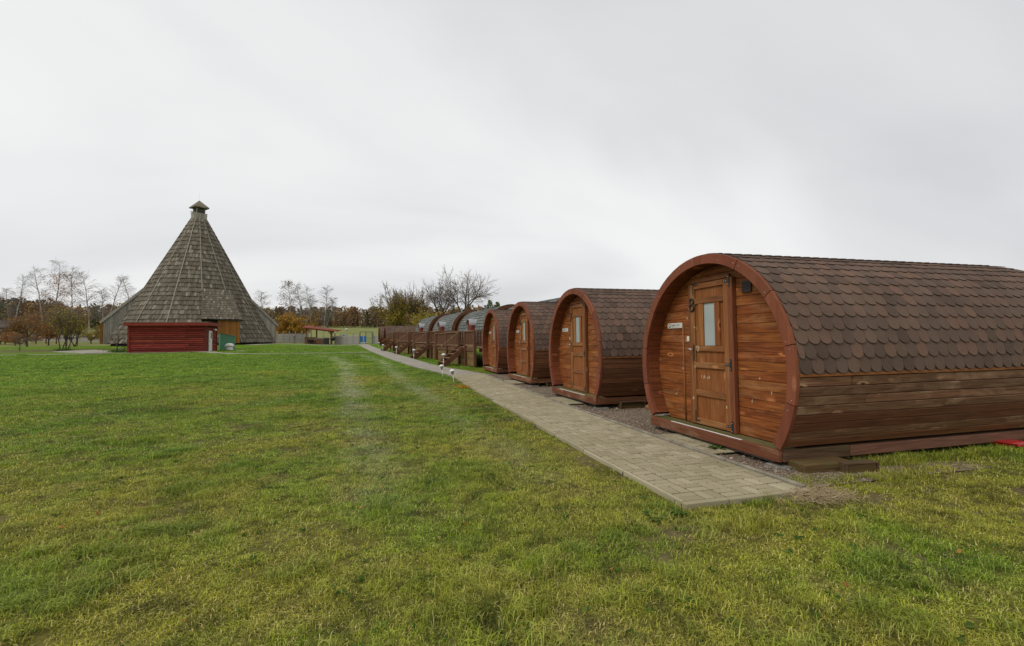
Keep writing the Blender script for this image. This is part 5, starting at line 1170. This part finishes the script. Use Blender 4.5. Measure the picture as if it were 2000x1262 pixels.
def spread(label, px, d, ytop, seed, width=1.0, leaves=None, bark='bark_brown', twig='twig_brown', first=.22, limbs=4, lev=5, group=None, cat='tree', name='bare_tree', H=None, stems=1, up=.12, tr=.024, ang=.62, twr=.010):
    rng = np.random.default_rng(seed); x, y = at(px, d); z0 = G(x, y); hz = 670.2-0.0105*(px-745)
    if H is None: H = 1.35+(hz-ytop)*d/F_PX-z0
    trunk = []; tw = []; tips = []
    def grow(p, dr, L, r, l):
        n = 3 if l < lev-1 else 2; c = p
        for j in range(n):
            dr = nrm(dr+rng.normal(size=3)*(.09+.02*l)+np.array([0, 0, up*.35])); c2 = c+dr*L/n; ra, rb = r*(1-.32*j/n), r*(1-.32*(j+1)/n)
            (trunk if l < 2 else tw).append((c, ra, c2, rb))
            if l < lev and l >= 1 and j >= 0:
                for s in range(1 if l < lev-1 else 2):
                    ax = nrm(np.cross(dr, rng.normal(size=3))); grow(c2, nrm(rot_about(dr, ax, rng.uniform(.45, .95))*np.array([width, width, 1])), L*rng.uniform(.50, .68), rb*.62, l+1)
            c = c2
        if l < lev:
            nbr = limbs if l == 0 else 2
            a0 = rng.uniform(0, 6.28)
            for s in range(nbr):
                ax = nrm(np.cross(dr, np.array([math.cos(a0+6.28*s/nbr), math.sin(a0+6.28*s/nbr), .01]))); grow(c, nrm(rot_about(dr, ax, ang*rng.uniform(.6, 1.15))*np.array([width, width, 1])), L*rng.uniform(.78, .98) if l else H*.26*rng.uniform(.85, 1.1), r*.66, l+1)
        else: tips.append(c)
    for s in range(stems):
        o = np.array([0., 0, -.1])+(np.array([rng.normal()*.22, rng.normal()*.22, 0]) if stems > 1 else 0); sd = nrm(np.array([rng.normal()*.35, rng.normal()*.35, 1.])) if stems > 1 else np.array([0., 0, 1.])
        grow(o, sd, H*first, tr*H*(1 if stems == 1 else .55), 0)
    allp = np.array([s[2] for s in tw]+[s[2] for s in trunk]); sc = H/allp[:, 2].max()
    f = lambda S: [(a*sc, max(ra*sc, twr if l_ else .02), b*sc, max(rb*sc, twr*.7 if l_ else .015)) for a, ra, b, rb in S for l_ in (S is tw,)]
    t = thing(name, label, cat, (x, y, z0), 0, group); ob('trunk', segs_mesh('trunk', f(trunk), bark, 7), t); cr = ob('crown', segs_mesh('crown', f(tw), twig, 3), t)
    if leaves:
        for mat, n, sz, lo, hi in leaves:
            T_ = np.array([s[2] for s in tw])*sc; T_ = T_[(T_[:, 2] >= lo*H) & (T_[:, 2] <= hi*H)]
            if len(T_) == 0: continue
            C = T_[rng.integers(0, len(T_), n)]+rng.normal(size=(n, 3))*H*.022; ob('leaves', cards_mesh('leaves', C, sz, mat, rng), cr)
    return t
BL = 'bare birches left of the hall'; BM = 'bare birches behind the shelter'
birch('bare white birch at the far left edge, forked trunk', 22, 95, 533, 1, (.03, 0), None, True, group=BL)
birch('bare birch leaning left, second from the left edge', 86, 97, 516, 2, (-.06, 0), None, False, group=BL)
birch('tallest left birch with brown leaves clinging low down', 109, 100, 507, 3, (-.02, 0), ('leaf_brown', 1800, .22, .8), False, 1.1, BL)
birch('birch with sparse tan leaves behind the yellow green shrub', 143, 98, 522, 4, (-.03, 0), ('leaf_bronze', 700, .2, .9), False, group=BL)
birch('slim leaning birch right of the yellow green shrub', 176, 101, 527, 5, (-.05, 0), ('leaf_bronze', 300, .2, .7), False, group=BL)
birch('white trunked birch just left of the hall side entrance', 206, 90, 535, 6, (-.01, 0), None, True, group=BL)
birch('bare birch rising behind the left slope of the hall', 255, 100, 538, 7, (.02, 0), None, False, group=BL)
birch('birch peeking out behind the right slope of the hall', 515, 106, 566, 8, (0, 0), ('leaf_bronze', 500, .22, .9), False, group=BM)
birch('birch with hanging bronze leaves beside the yellow tree', 570, 98, 547, 9, (-.05, 0), ('leaf_bronze', 1100, .24, 1.0), False, 1.0, BM)
birch('bare white birch between the yellow tree and the shelter roof', 591, 95, 553, 10, (-.03, 0), None, True, group=BM)
birch('slim bare birch behind the left end of the shelter', 608, 97, 554, 11, (-.02, 0), None, False, .8, BM)
birch('bare birch with wide low branches behind the shelter', 631, 95, 557, 12, (.0, 0), None, True, 1.15, BM)
spread('small tree full of golden yellow leaves right of the hall', 574, 92, 601, 21, 1.25, [('leaf_yellow', 5200, .30, .12, 1.0)], H=6.2, first=.12, limbs=5, lev=4, name='yellow_tree', twr=.012)
spread('golden orange bush beside the yellow tree', 560, 94, 620, 22, 1.3, [('leaf_yellow', 2600, .28, .05, 1.0), ('leaf_brown', 800, .28, .05, 1.0)], H=4.6, first=.1, limbs=5, lev=4, name='orange_bush', cat='bush')
spread('pair topped willow with thin olive leaves behind the far barrel', 778, 112, 549, 23, .8, [('leaf_olive', 7000, .30, .0, .78), ('leaf_lime', 3600, .32, .0, .55)], first=.10, limbs=5, lev=5, name='willow_tree', up=.35, ang=.45, twr=.014)
spread('thinner brown willow just right of the pair topped one', 812, 116, 550, 24, .8, [('leaf_olive', 4200, .30, .0, .70), ('leaf_bronze', 900, .26, .3, 1.0)], first=.10, limbs=5, lev=5, name='willow_tree', up=.35, ang=.42, twr=.014)
spread('yellow green bush low behind the grey pods', 835, 104, 610, 29, 1.2, [('leaf_lime', 3800, .3, .0, 1.0), ('leaf_olive', 2200, .3, 0, 1)], H=7.0, first=.1, limbs=5, lev=4, name='willow_bush', cat='bush')
round_tree('bare leaning tree left of the tallest bare tree', 866, 116, 541, 25, group='bare round trees behind the pods', tilt=-.10, first=.24)
round_tree('tallest bare tree with a round crown behind the grey pods', 904, 112, 519, 26, group='bare round trees behind the pods', first=.30)
spread('ochre bush behind the nearest grey pod', 925, 118, 612, 30, 1.2, [('leaf_brown', 2600, .34, .0, 1.0), ('leaf_yellow', 900, .3, 0, 1)], H=7.5, first=.1, limbs=5, lev=4, name='ochre_bush', cat='bush')
# shrubs and small trees on the left lawn
spread('spreading tree with sparse rusty leaves left of the yellow green shrub', 53, 59, 600, 31, 1.1, [('leaf_brown', 2400, .14, .30, 1.0)], H=5.4, first=.28, limbs=4, lev=5, name='rusty_tree', twr=.007)
spread('many stemmed shrub with yellow green leaves at the lawn edge', 124, 50.5, 590, 32, .75, [('leaf_lime', 1500, .13, .25, 1.0), ('leaf_olive', 900, .12, .2, 1)], H=5.0, first=.26, limbs=3, lev=4, name='lawn_shrub', stems=5, ang=.42, up=.3, cat='shrub', twr=.007)
spread('greener shrub right behind the many stemmed one', 147, 58, 600, 33, .75, [('leaf_lime', 1100, .14, .2, 1.0), ('leaf_brown', 500, .14, .2, 1)], H=4.8, first=.24, limbs=3, lev=4, name='lawn_shrub', stems=4, ang=.42, up=.3, cat='shrub', twr=.007)
spread('rust coloured shrub behind the left lawn shrubs', 95, 66, 605, 34, 1.2, [('leaf_brown', 3800, .17, .15, 1.0), ('leaf_yellow', 500, .15, .3, 1.0)], H=5.6, first=.2, limbs=4, lev=5, name='rusty_shrub', cat='shrub', twr=.008)
spread('small crooked bare tree near the left edge of the lawn', 39, 49, 650, 35, 1.4, None, H=2.0, first=.42, limbs=4, lev=4, name='crooked_tree', twr=.006, ang=.8)
spread('thin bare sapling left of the red shed', 230, 48, 655, 36, .8, None, H=2.1, first=.3, limbs=3, lev=3, name='sapling', twr=.006)
spread('bare shrub standing in front of the red shed', 318, 46.3, 632, 37, .9, None, H=3.1, first=.18, limbs=3, lev=4, name='bare_shrub', stems=3, cat='shrub', twr=.006)
for i, (px, d, h_, lab) in enumerate(((70, 76, 3.2, 'brown thicket behind the rail fence'), (0, 70, 3.0, 'tangled brown thicket at the left edge'), (178, 74, 3.6, 'olive thicket left of the hall side entrance'), (30, 66, 2.6, 'low brown thicket under the far house'))):
    spread(lab, px, d, 640, 50+i, 1.6, [('leaf_brown' if i != 2 else 'leaf_olive', 1600, .18, .0, 1.0)], H=h_, first=.12, limbs=5, lev=4, name='thicket', cat='bush', group='thickets on the left', twr=.009)
# small leafy clumps at the feet of the shrubs
for px, d, lab in ((124, 49.5, 'green clump at the foot of the many stemmed shrub'), (318, 45.6, 'green clump at the foot of the bare shrub by the shed'), (231, 47.2, 'green clump at the foot of the thin sapling')):
    x, y = at(px, d); rng = np.random.default_rng(int(px)); n = 420; C = np.c_[rng.normal(size=n)*.42, rng.normal(size=n)*.3, np.abs(rng.normal(size=n))*.12+.02]
    tag(ob('leafy_clump', cards_mesh('leafy_clump', C, .14, 'leaf_green', rng), None, (x, y, G(x, y))), lab, 'plant', 'leafy clumps under the shrubs')

# ------------------------------------------------------------------ woods on the far slope (one mass)
def woods():
    rng = np.random.default_rng(77); Vs = []; Cs = []; TV = []; pal = 2.0*np.array([(0.110, 0.062, 0.030), (0.135, 0.080, 0.034), (0.085, 0.055, 0.036), (0.150, 0.098, 0.030), (0.040, 0.052, 0.024), (0.075, 0.058, 0.040), (0.19, 0.115, 0.028), (0.100, 0.075, 0.040), (0.030, 0.042, 0.022)])
    pw = np.array([.16, .13, .18, .10, .12, .13, .05, .08, .05]); spots = []
    for i in range(640):
        px = rng.uniform(470, 1560); d = 288+rng.uniform(0, 1)**1.5*55; spots.append((px, d, rng.uniform(9.0, 13.5)+max(0, (px-780)/180)*1.3))
    for i in range(420):
        px = rng.uniform(-260, 520); d = 205+rng.uniform(0, 1)**1.5*60+max(0, px-230)*.28; spots.append((px, d, rng.uniform(8.5, 12.5)+max(0, (150-px)/150)*2.5))
    segs = []
    for px, d, h in spots:
        x, y = at(px, d); z = G(x, y); c = rng.choice(len(pal), p=pw/pw.sum()); con = c in (4, 8); n = 230 if not con else 180
        t = rng.uniform(0, 1, n); az = rng.uniform(0, 6.283, n); rad = h*(.26*np.sqrt(np.clip(np.sin(np.pi*np.clip(t*.9+.08, 0, 1)), 0, 1)) if not con else .19*(1-t)+.02)*np.sqrt(rng.uniform(.15, 1, n))
        rad = rad*(1+.35*np.sin(az*3+rng.uniform(0, 6))*rng.uniform(0, 1))
        C = np.c_[x+rad*np.cos(az), y+rad*np.sin(az), z+h*(.06+.94*t)]
        a = rng.normal(size=(n, 3)); a /= np.linalg.norm(a, axis=1, keepdims=True); b = np.cross(a, rng.normal(size=(n, 3))); b /= np.linalg.norm(b, axis=1, keepdims=True); s = rng.uniform(.5, 1.25, n)[:, None]*h/13
        Vs.append(np.stack([C-a*s*.55, C+b*s*.4, C+a*s*.55, C-b*s*.4], 1).reshape(-1, 3)); Cs.append(np.repeat((pal[c]*rng.uniform(.75, 1.25))[None], 4*n, 0))
    V = np.concatenate(Vs); Cc = np.concatenate(Cs); me = mesh_np('far_woods', V, np.arange(len(V)).reshape(-1, 4), 'forest_leaf', 4)
    at_ = me.color_attributes.new('tree_colour', 'FLOAT_COLOR', 'POINT'); at_.data.foreach_set('color', np.c_[Cc, np.ones(len(Cc))].astype(np.float32).ravel())
    tag(ob('far_woods', me), 'autumn woods in brown and dark green on the far slope', 'woods', kind='stuff')
woods()
# a few taller pines standing out of the woods
for i, (px, ytop, lab) in enumerate(((640, 606, 'dark pine standing above the woods near the shelter birches'), (957, 586, 'tall thin pine above the woods left of the third barrel cabin'), (972, 590, 'second thin pine above the woods behind the barrel cabins'))):
    d = 270; x, y = at(px, d); z0 = G(x, y); H = 1.35+(670.2-.0105*(px-745)-ytop)*d/F_PX-z0; rng = np.random.default_rng(90+i)
    t = thing('pine_tree', lab, 'tree', (x, y, z0), 0, 'pines above the woods'); ob('trunk', segs_mesh('trunk', [((0, 0, 0), .25, (.1, 0, H*.6), .18), ((.1, 0, H*.6), .18, (0, 0, H), .05)], 'bark_brown', 6), t)
    n = 420; tt = rng.uniform(.55, 1, n); az = rng.uniform(0, 6.28, n); rr = H*.16*(1.25-tt)*np.sqrt(rng.uniform(0, 1, n))*1.6; ob('crown', cards_mesh('crown', np.c_[rr*np.cos(az), rr*np.sin(az), tt*H], .9, 'leaf_green', rng), t)

# ------------------------------------------------------------------ scattered instances (grass, pebbles)
def proto_collection(name, meshes):
    c = bpy.data.collections.new(name)
    for i, m in enumerate(meshes): c.objects.link(bpy.data.objects.new('%s_%02d' % (name, i), m))
    return c
def scatter(name, P, rotz, scale, idx, coll, attrs=None, tilt=None):
    n = len(P); me = bpy.data.meshes.new(name); me.vertices.add(n); me.vertices.foreach_set('co', np.asarray(P, np.float32).ravel())
    rot = np.zeros((n, 3), np.float32); rot[:, 2] = rotz
    if tilt is not None: rot[:, :2] = tilt
    a = me.attributes.new('rot', 'FLOAT_VECTOR', 'POINT'); a.data.foreach_set('vector', rot.ravel())
    a = me.attributes.new('scl', 'FLOAT_VECTOR', 'POINT'); a.data.foreach_set('vector', np.asarray(scale, np.float32).ravel())
    a = me.attributes.new('pick', 'INT', 'POINT'); a.data.foreach_set('value', np.asarray(idx, np.int32))
    for k, v in (attrs or {}).items(): a = me.attributes.new(k, 'FLOAT', 'POINT'); a.data.foreach_set('value', np.asarray(v, np.float32))
    o = ob(name, me); g = bpy.data.node_groups.new(name, 'GeometryNodeTree')
    g.interface.new_socket('Geometry', in_out='INPUT', socket_type='NodeSocketGeometry'); g.interface.new_socket('Geometry', in_out='OUTPUT', socket_type='NodeSocketGeometry')
    N = g.nodes; gi = N.new('NodeGroupInput'); go = N.new('NodeGroupOutput'); ci = N.new('GeometryNodeCollectionInfo'); ip = N.new('GeometryNodeInstanceOnPoints')
    ci.inputs['Collection'].default_value = coll; ci.inputs['Separate Children'].default_value = True; ci.inputs['Reset Children'].default_value = True
    def na(nm, ty): x = N.new('GeometryNodeInputNamedAttribute'); x.data_type = ty; x.inputs['Name'].default_value = nm; return x.outputs['Attribute']
    g.links.new(gi.outputs[0], ip.inputs['Points']); g.links.new(ci.outputs[0], ip.inputs['Instance']); ip.inputs['Pick Instance'].default_value = True
    g.links.new(na('pick', 'INT'), ip.inputs['Instance Index']); g.links.new(na('rot', 'FLOAT_VECTOR'), ip.inputs['Rotation']); g.links.new(na('scl', 'FLOAT_VECTOR'), ip.inputs['Scale'])
    g.links.new(ip.outputs[0], go.inputs[0]); md = o.modifiers.new('scatter', 'NODES'); md.node_group = g
    return o
def tuft(seed, n, rad, hmin, hmax, w, lean, mat='grass_blade'):
    rng = np.random.default_rng(seed); V = []; T = []
    for i in range(n):
        a = rng.uniform(0, 6.283); q = rad*math.sqrt(rng.uniform(0, 1)); x, y = q*math.cos(a), q*math.sin(a); h = rng.uniform(hmin, hmax); az = rng.uniform(0, 6.283); le = rng.uniform(.1, 1)*lean
        dx_, dy_ = math.cos(az), math.sin(az); sx, sy = -dy_*w/2*rng.uniform(.7, 1.3), dx_*w/2; b = len(V)
        m = (x+dx_*h*le*.35, y+dy_*h*le*.35, h*.62*(1-.15*le)); e = (x+dx_*h*le*1.05, y+dy_*h*le*1.05, h*(1-.42*le))
        V += [(x-sx, y-sy, -.004), (x+sx, y+sy, -.004), (m[0]+sx*.8, m[1]+sy*.8, m[2]), (m[0]-sx*.8, m[1]-sy*.8, m[2]), e]; T += [(b, b+1, b+2), (b, b+2, b+3), (b+3, b+2, b+4)]
    return mesh_np('tuft', V, T, mat)
near_t = [tuft(i, 40, .08, .012, .032, .0046, 2.0) for i in range(5)]+[tuft(10+i, 36, .07, .022, .050, .0044, 1.35) for i in range(3)]+[tuft(20, 42, .07, .045, .095, .0042, 1.15)]
gcol = proto_collection('grass_tuft', near_t)
def grass():
    rng = np.random.default_rng(5); XS = []; SC = []
    for d0, d1, dens, sc in ((0.7, 3.2, 420, .85), (3.2, 6.5, 260, 1.0), (6.5, 12, 110, 1.35), (12, 22, 36, 2.0), (22, 40, 11, 3.0), (40, 64, 3.5, 4.2)):
        a0, a1 = R(15.3-62), R(15.3+62); A = (d1**2-d0**2)/2*(a1-a0); n = int(A*dens); th = rng.uniform(a0, a1, n); r_ = np.sqrt(rng.uniform(d0**2, d1**2, n))
        XS.append(np.c_[r_*np.sin(th), r_*np.cos(th)]); SC.append(np.full(n, sc))
    XY = np.concatenate(XS); sc = np.concatenate(SC); X, Y = XY.T
    keep = np.ones(len(X), bool)
    edge_l = np.interp(Y, [p[1] for p in PL], [p[0] for p in PL]); edge_r = np.interp(Y, [p[1] for p in PR], [p[0] for p in PR])
    wob = .05*(fbm(X*4, Y*4)-.5)*2
    onpath = (X > np.where(Y < 17.2, PX0-.015-np.maximum(wob, -.01)*(Y > 3.6), edge_l-.02)) & (X < np.where(Y < 17.2, 3.72, edge_r+.02)) & (Y > PY0-.015)
    keep &= ~onpath
    front_g = 3.72+.30*fbm(X*1.7, Y*1.7)
    keep &= ~((X >= 3.6) & (Y > front_g) & (Y < 17.8) & (X < 4.55+.35*fbm(Y*2, X*2)))          # gravel bed
    keep &= ~((X > 4.0) & (Y > 3.98+.10*fbm(X*3, Y*3)) & (Y < 20.3))                     # under the cabins
    u = -(X-4.04)*math.sin(ROW)+(Y-20.9)*math.cos(ROW); v = (X-4.04)*math.cos(ROW)+(Y-20.9)*math.sin(ROW); keep &= ~((v > -.02) & (u > -.3))
    b = bare(X, Y); keep &= rng.uniform(0, 1, len(X)) > b*1.1
    tk = track(X, Y); keep &= rng.uniform(0, 1, len(X)) > tk*.25
    sx_p = np.interp(X, [-40, -31, -25, -20, -17, -15.6, -14.2, -11.5, -8, -4, -.9], [48, 50, 51.2, 51.5, 51.6, 50.5, 47.5, 43.5, 41.4, 40.9, 40.6]); keep &= ~((np.abs(Y-sx_p) < .35) & (X < -.9))
    keep &= ~((X > SX0-.3) & (X < SX1+.3) & (Y > SY0-.3) & (Y < SY1+.3)); keep &= np.hypot(X-HX, Y-HY) > 11.5; keep &= ~((Y > 50.5) & (X < -24)); keep &= ~((Y > 57) & (X > -3))
    X, Y, sc, tk = X[keep], Y[keep], sc[keep], tk[keep]; n = len(X)
    lush = fbm(X*1.15+9, Y*1.15, 3); near_edge = np.exp(-((X-(PX0-.18))/.22)**2)*(Y < 17)*(Y > 3)
    lush2 = lush+.16*near_edge+.10*sstep(2.0, 4.2, X)*(Y < 4.2)+.05*sstep(6, 20, Y)
    pick = rng.integers(0, 5, n); pick = np.where(rng.uniform(0, 1, n) < .10, rng.integers(5, 8, n), pick); r_ = rng.uniform(0, 1, n); pick = np.where((lush2 > .57) & (r_ < .6), rng.integers(5, 8, n), pick); pick = np.where((lush2 > .74) & (r_ < .3), 8, pick)
    for cx, cy, rx, ry in ((.55, 2.55, .34, .26), (2.15, 7.4, .22, .38), (1.85, 3.25, .28, .14), (2.6, 3.0, .3, .12), (1.0, 2.9, .2, .18), (-3.5, 8, .5, .3), (4.9, 3.62, 1.0, .12)):
        m = (((X-cx)/rx)**2+((Y-cy)/ry)**2 < 1) & (r_ < .7); pick = np.where(m, 8, pick)
    pick = np.where(tk > .35, rng.integers(0, 5, n), pick)
    green = np.clip((lush2-.54)*3.5, 0, .85)*(pick >= 5)
    s = sc*rng.uniform(.75, 1.25, n); S = np.c_[s, s, s**.45*rng.uniform(.6, 1.1, n)]
    Z = gz(X, Y)+bump(X, Y)
    tag(scatter('lawn_grass', np.c_[X, Y, Z], rng.uniform(0, 6.283, n), S, pick, gcol, {'track': tk, 'green': green}), 'short patchy lawn grass, green and straw coloured', 'grass', kind='stuff')
grass()
def clumps():
    rng = np.random.default_rng(23); X = []; Y = []; S = []; GR = []
    for i in range(150):
        a = R(15.3)+rng.uniform(-1.05, 1.05); d = rng.uniform(1.4, 12)**1.0; cx, cy = d*math.sin(a), d*math.cos(a)
        if cx > 2.1 and cy > 3.1: continue
        m = rng.integers(3, 12); r_ = rng.uniform(.04, .16); X += list(cx+rng.normal(size=m)*r_*1.6); Y += list(cy+rng.normal(size=m)*r_); S += list(rng.uniform(.55, 1.15, m)); GR += [rng.uniform(.2, 1)]*m
    X, Y, S, GR = map(np.array, (X, Y, S, GR)); n = len(X)
    tag(scatter('grass_clumps', np.c_[X, Y, gz(X, Y)+bump(X, Y)], rng.uniform(0, 6.28, n), np.c_[S*1.2, S*1.2, S*.8], np.full(n, 8), gcol, {'track': np.zeros(n), 'green': GR}), 'longer darker grass clumps dotted over the near lawn', 'grass', kind='stuff')
    C = []; 
    for i in range(420):
        a = R(15.3)+rng.uniform(-1.0, 1.0); d = rng.uniform(1.5, 9); x, y = d*math.sin(a), d*math.cos(a)
        if x > 2.3 and y > 3.3: continue
        h = G(x, y)+float(bump(x, y))+.014
        for k in range(rng.integers(3, 7)): C.append((x+rng.normal()*.02, y+rng.normal()*.02, h+rng.uniform(0, .008)))
    tag(ob('clover_leaves', cards_mesh('clover_leaves', C, .034, 'leaf_green', rng)), 'small broad weed leaves scattered through the near lawn', 'weeds', kind='stuff')
clumps()
def tall_edge():
    rng = np.random.default_rng(8); n = 260; X = rng.uniform(4.95, 9.0, n); Y = 4.0+rng.normal(size=n)*.06; Z = gz(X, Y)
    s = rng.uniform(.8, 1.5, n); tag(scatter('grass_fringe', np.c_[X, Y, Z], rng.uniform(0, 6.28, n), np.c_[s, s, s], np.full(n, 8), gcol, {'track': np.zeros(n), 'green': rng.uniform(0, .7, n)}), 'longer grass growing along the base of cabin 8', 'grass', kind='stuff')
tall_edge()
def joints():
    rng = np.random.default_rng(14); n = 620; X = rng.uniform(PX0+.05, PX1-.05, n); Y = PY0+(rng.uniform(0, 1, n)**1.3)*9
    X = x_in+np.round((X-x_in)/.1)*.1+rng.normal(size=n)*.003; keep = fbm(X*2.3, Y*2.3) > .48; X, Y = X[keep], Y[keep]; n = len(X)
    s = rng.uniform(.10, .22, n); tag(scatter('joint_moss', np.c_[X, Y, gz(X, Y)+.042], rng.uniform(0, 6.28, n), np.c_[s, s, s*1.6], rng.integers(0, 5, n), gcol, {'track': np.zeros(n), 'green': rng.uniform(0, .6, n)}), 'tiny moss and grass in the joints of the paved path', 'moss', kind='stuff')
joints()
peb = proto_collection('pebble_shape', [rock_mesh(200+i, 1, .85, .6, 'pebble') for i in range(4)])
def pebbles():
    rng = np.random.default_rng(9); n = 9000; X = 3.72+rng.uniform(0, 1, n)**1.2*1.5; Y = rng.uniform(3.62, 17.3, n); Y = np.where(rng.uniform(0, 1, n) < .6, 3.62+rng.uniform(0, 1, n)*6.5, Y)
    ok = np.ones(n, bool)
    for cy in CABIN_Y[:3]: ok &= ~((X < 4.18) & (Y > cy-.57) & (Y < cy+.67))
    X, Y = X[ok], Y[ok]; n = len(X); s = rng.gamma(2.2, .0048, n)+.005
    tag(scatter('gravel_stones', np.c_[X, Y, gz(X, Y)+.012+s*.15], rng.uniform(0, 6.28, n), np.c_[s, s, s], rng.integers(0, 4, n), peb), 'loose gravel in front of the barrel cabins', 'gravel', kind='stuff')
pebbles()
def straw():
    rng = np.random.default_rng(31); S = []
    for i in range(420):
        c = np.array([3.62+rng.normal()*.17, 3.30+rng.normal()*.10, 0]); c[2] = G(c[0], c[1])+rng.uniform(.01, .06); a = rng.uniform(0, 6.28); L = rng.uniform(.05, .14); d = np.array([math.cos(a)*L, math.sin(a)*L, rng.uniform(-.02, .03)]); m = c+d*.5+np.array([0, 0, .015]); S += [(c, .0022, m, .002), (m, .002, c+d, .0012)]
    tag(ob('dry_grass', segs_mesh('dry_grass', S, 'twig_straw', 3)), 'heap of dry straw coloured grass at the end corner of the paved path', 'dry grass', kind='stuff')
    C = []
    for i in range(260):
        x, y = rng.uniform(-6, 5.5), rng.uniform(1.6, 11)
        if 2.3 < x < 3.7 and y > 3.4 or (x > 3.6 and y > 3.5): continue
        C.append((x, y, G(x, y)+.025))
    tag(ob('fallen_leaves', cards_mesh('fallen_leaves', C, .035, 'leaf_brown', rng)), 'small fallen brown leaves scattered on the lawn', 'leaves', kind='stuff')
    C = [(2.2+rng.normal()*.10, 13.4+rng.normal()*.25, G(2.2, 13.4)+.03+rng.uniform(0, .02)) for i in range(150)]
    tag(ob('yellow_leaves', cards_mesh('yellow_leaves', C, .06, 'leaf_yellow', rng)), 'yellow fallen leaves at the lawn edge of the path', 'leaves', kind='stuff')
straw()
def weeds():
    for i, (x, y, s, lab) in enumerate(((4.0, 5.05, .16, 'small fern like weed growing at the door pad of cabin 8'), (2.02, 3.30, .13, 'leafy dandelion weed at the corner of the paved path'), (2.26, 3.34, .12, 'leafy weed tight against the path corner kerb'))):
        rng = np.random.default_rng(60+i); V = []; Q = []
        for k in range(26):
            a = rng.uniform(0, 6.28); L = s*rng.uniform(.4, 1); e = rng.uniform(.2, .9); w = L*.16; dx_, dy_ = math.cos(a), math.sin(a); b = len(V)
            V += [(0, 0, 0), (dx_*L*.5-dy_*w, dy_*L*.5+dx_*w, L*.5*e), (dx_*L, dy_*L, L*.45*e), (dx_*L*.5+dy_*w, dy_*L*.5-dx_*w, L*.5*e)]; Q.append((b, b+1, b+2, b+3))
        tag(ob('weed', mesh_np('weed', V, Q, 'leaf_green', 4), None, (x, y, G(x, y)+(.03 if i == 0 else 0))), lab, 'weed')
weeds()
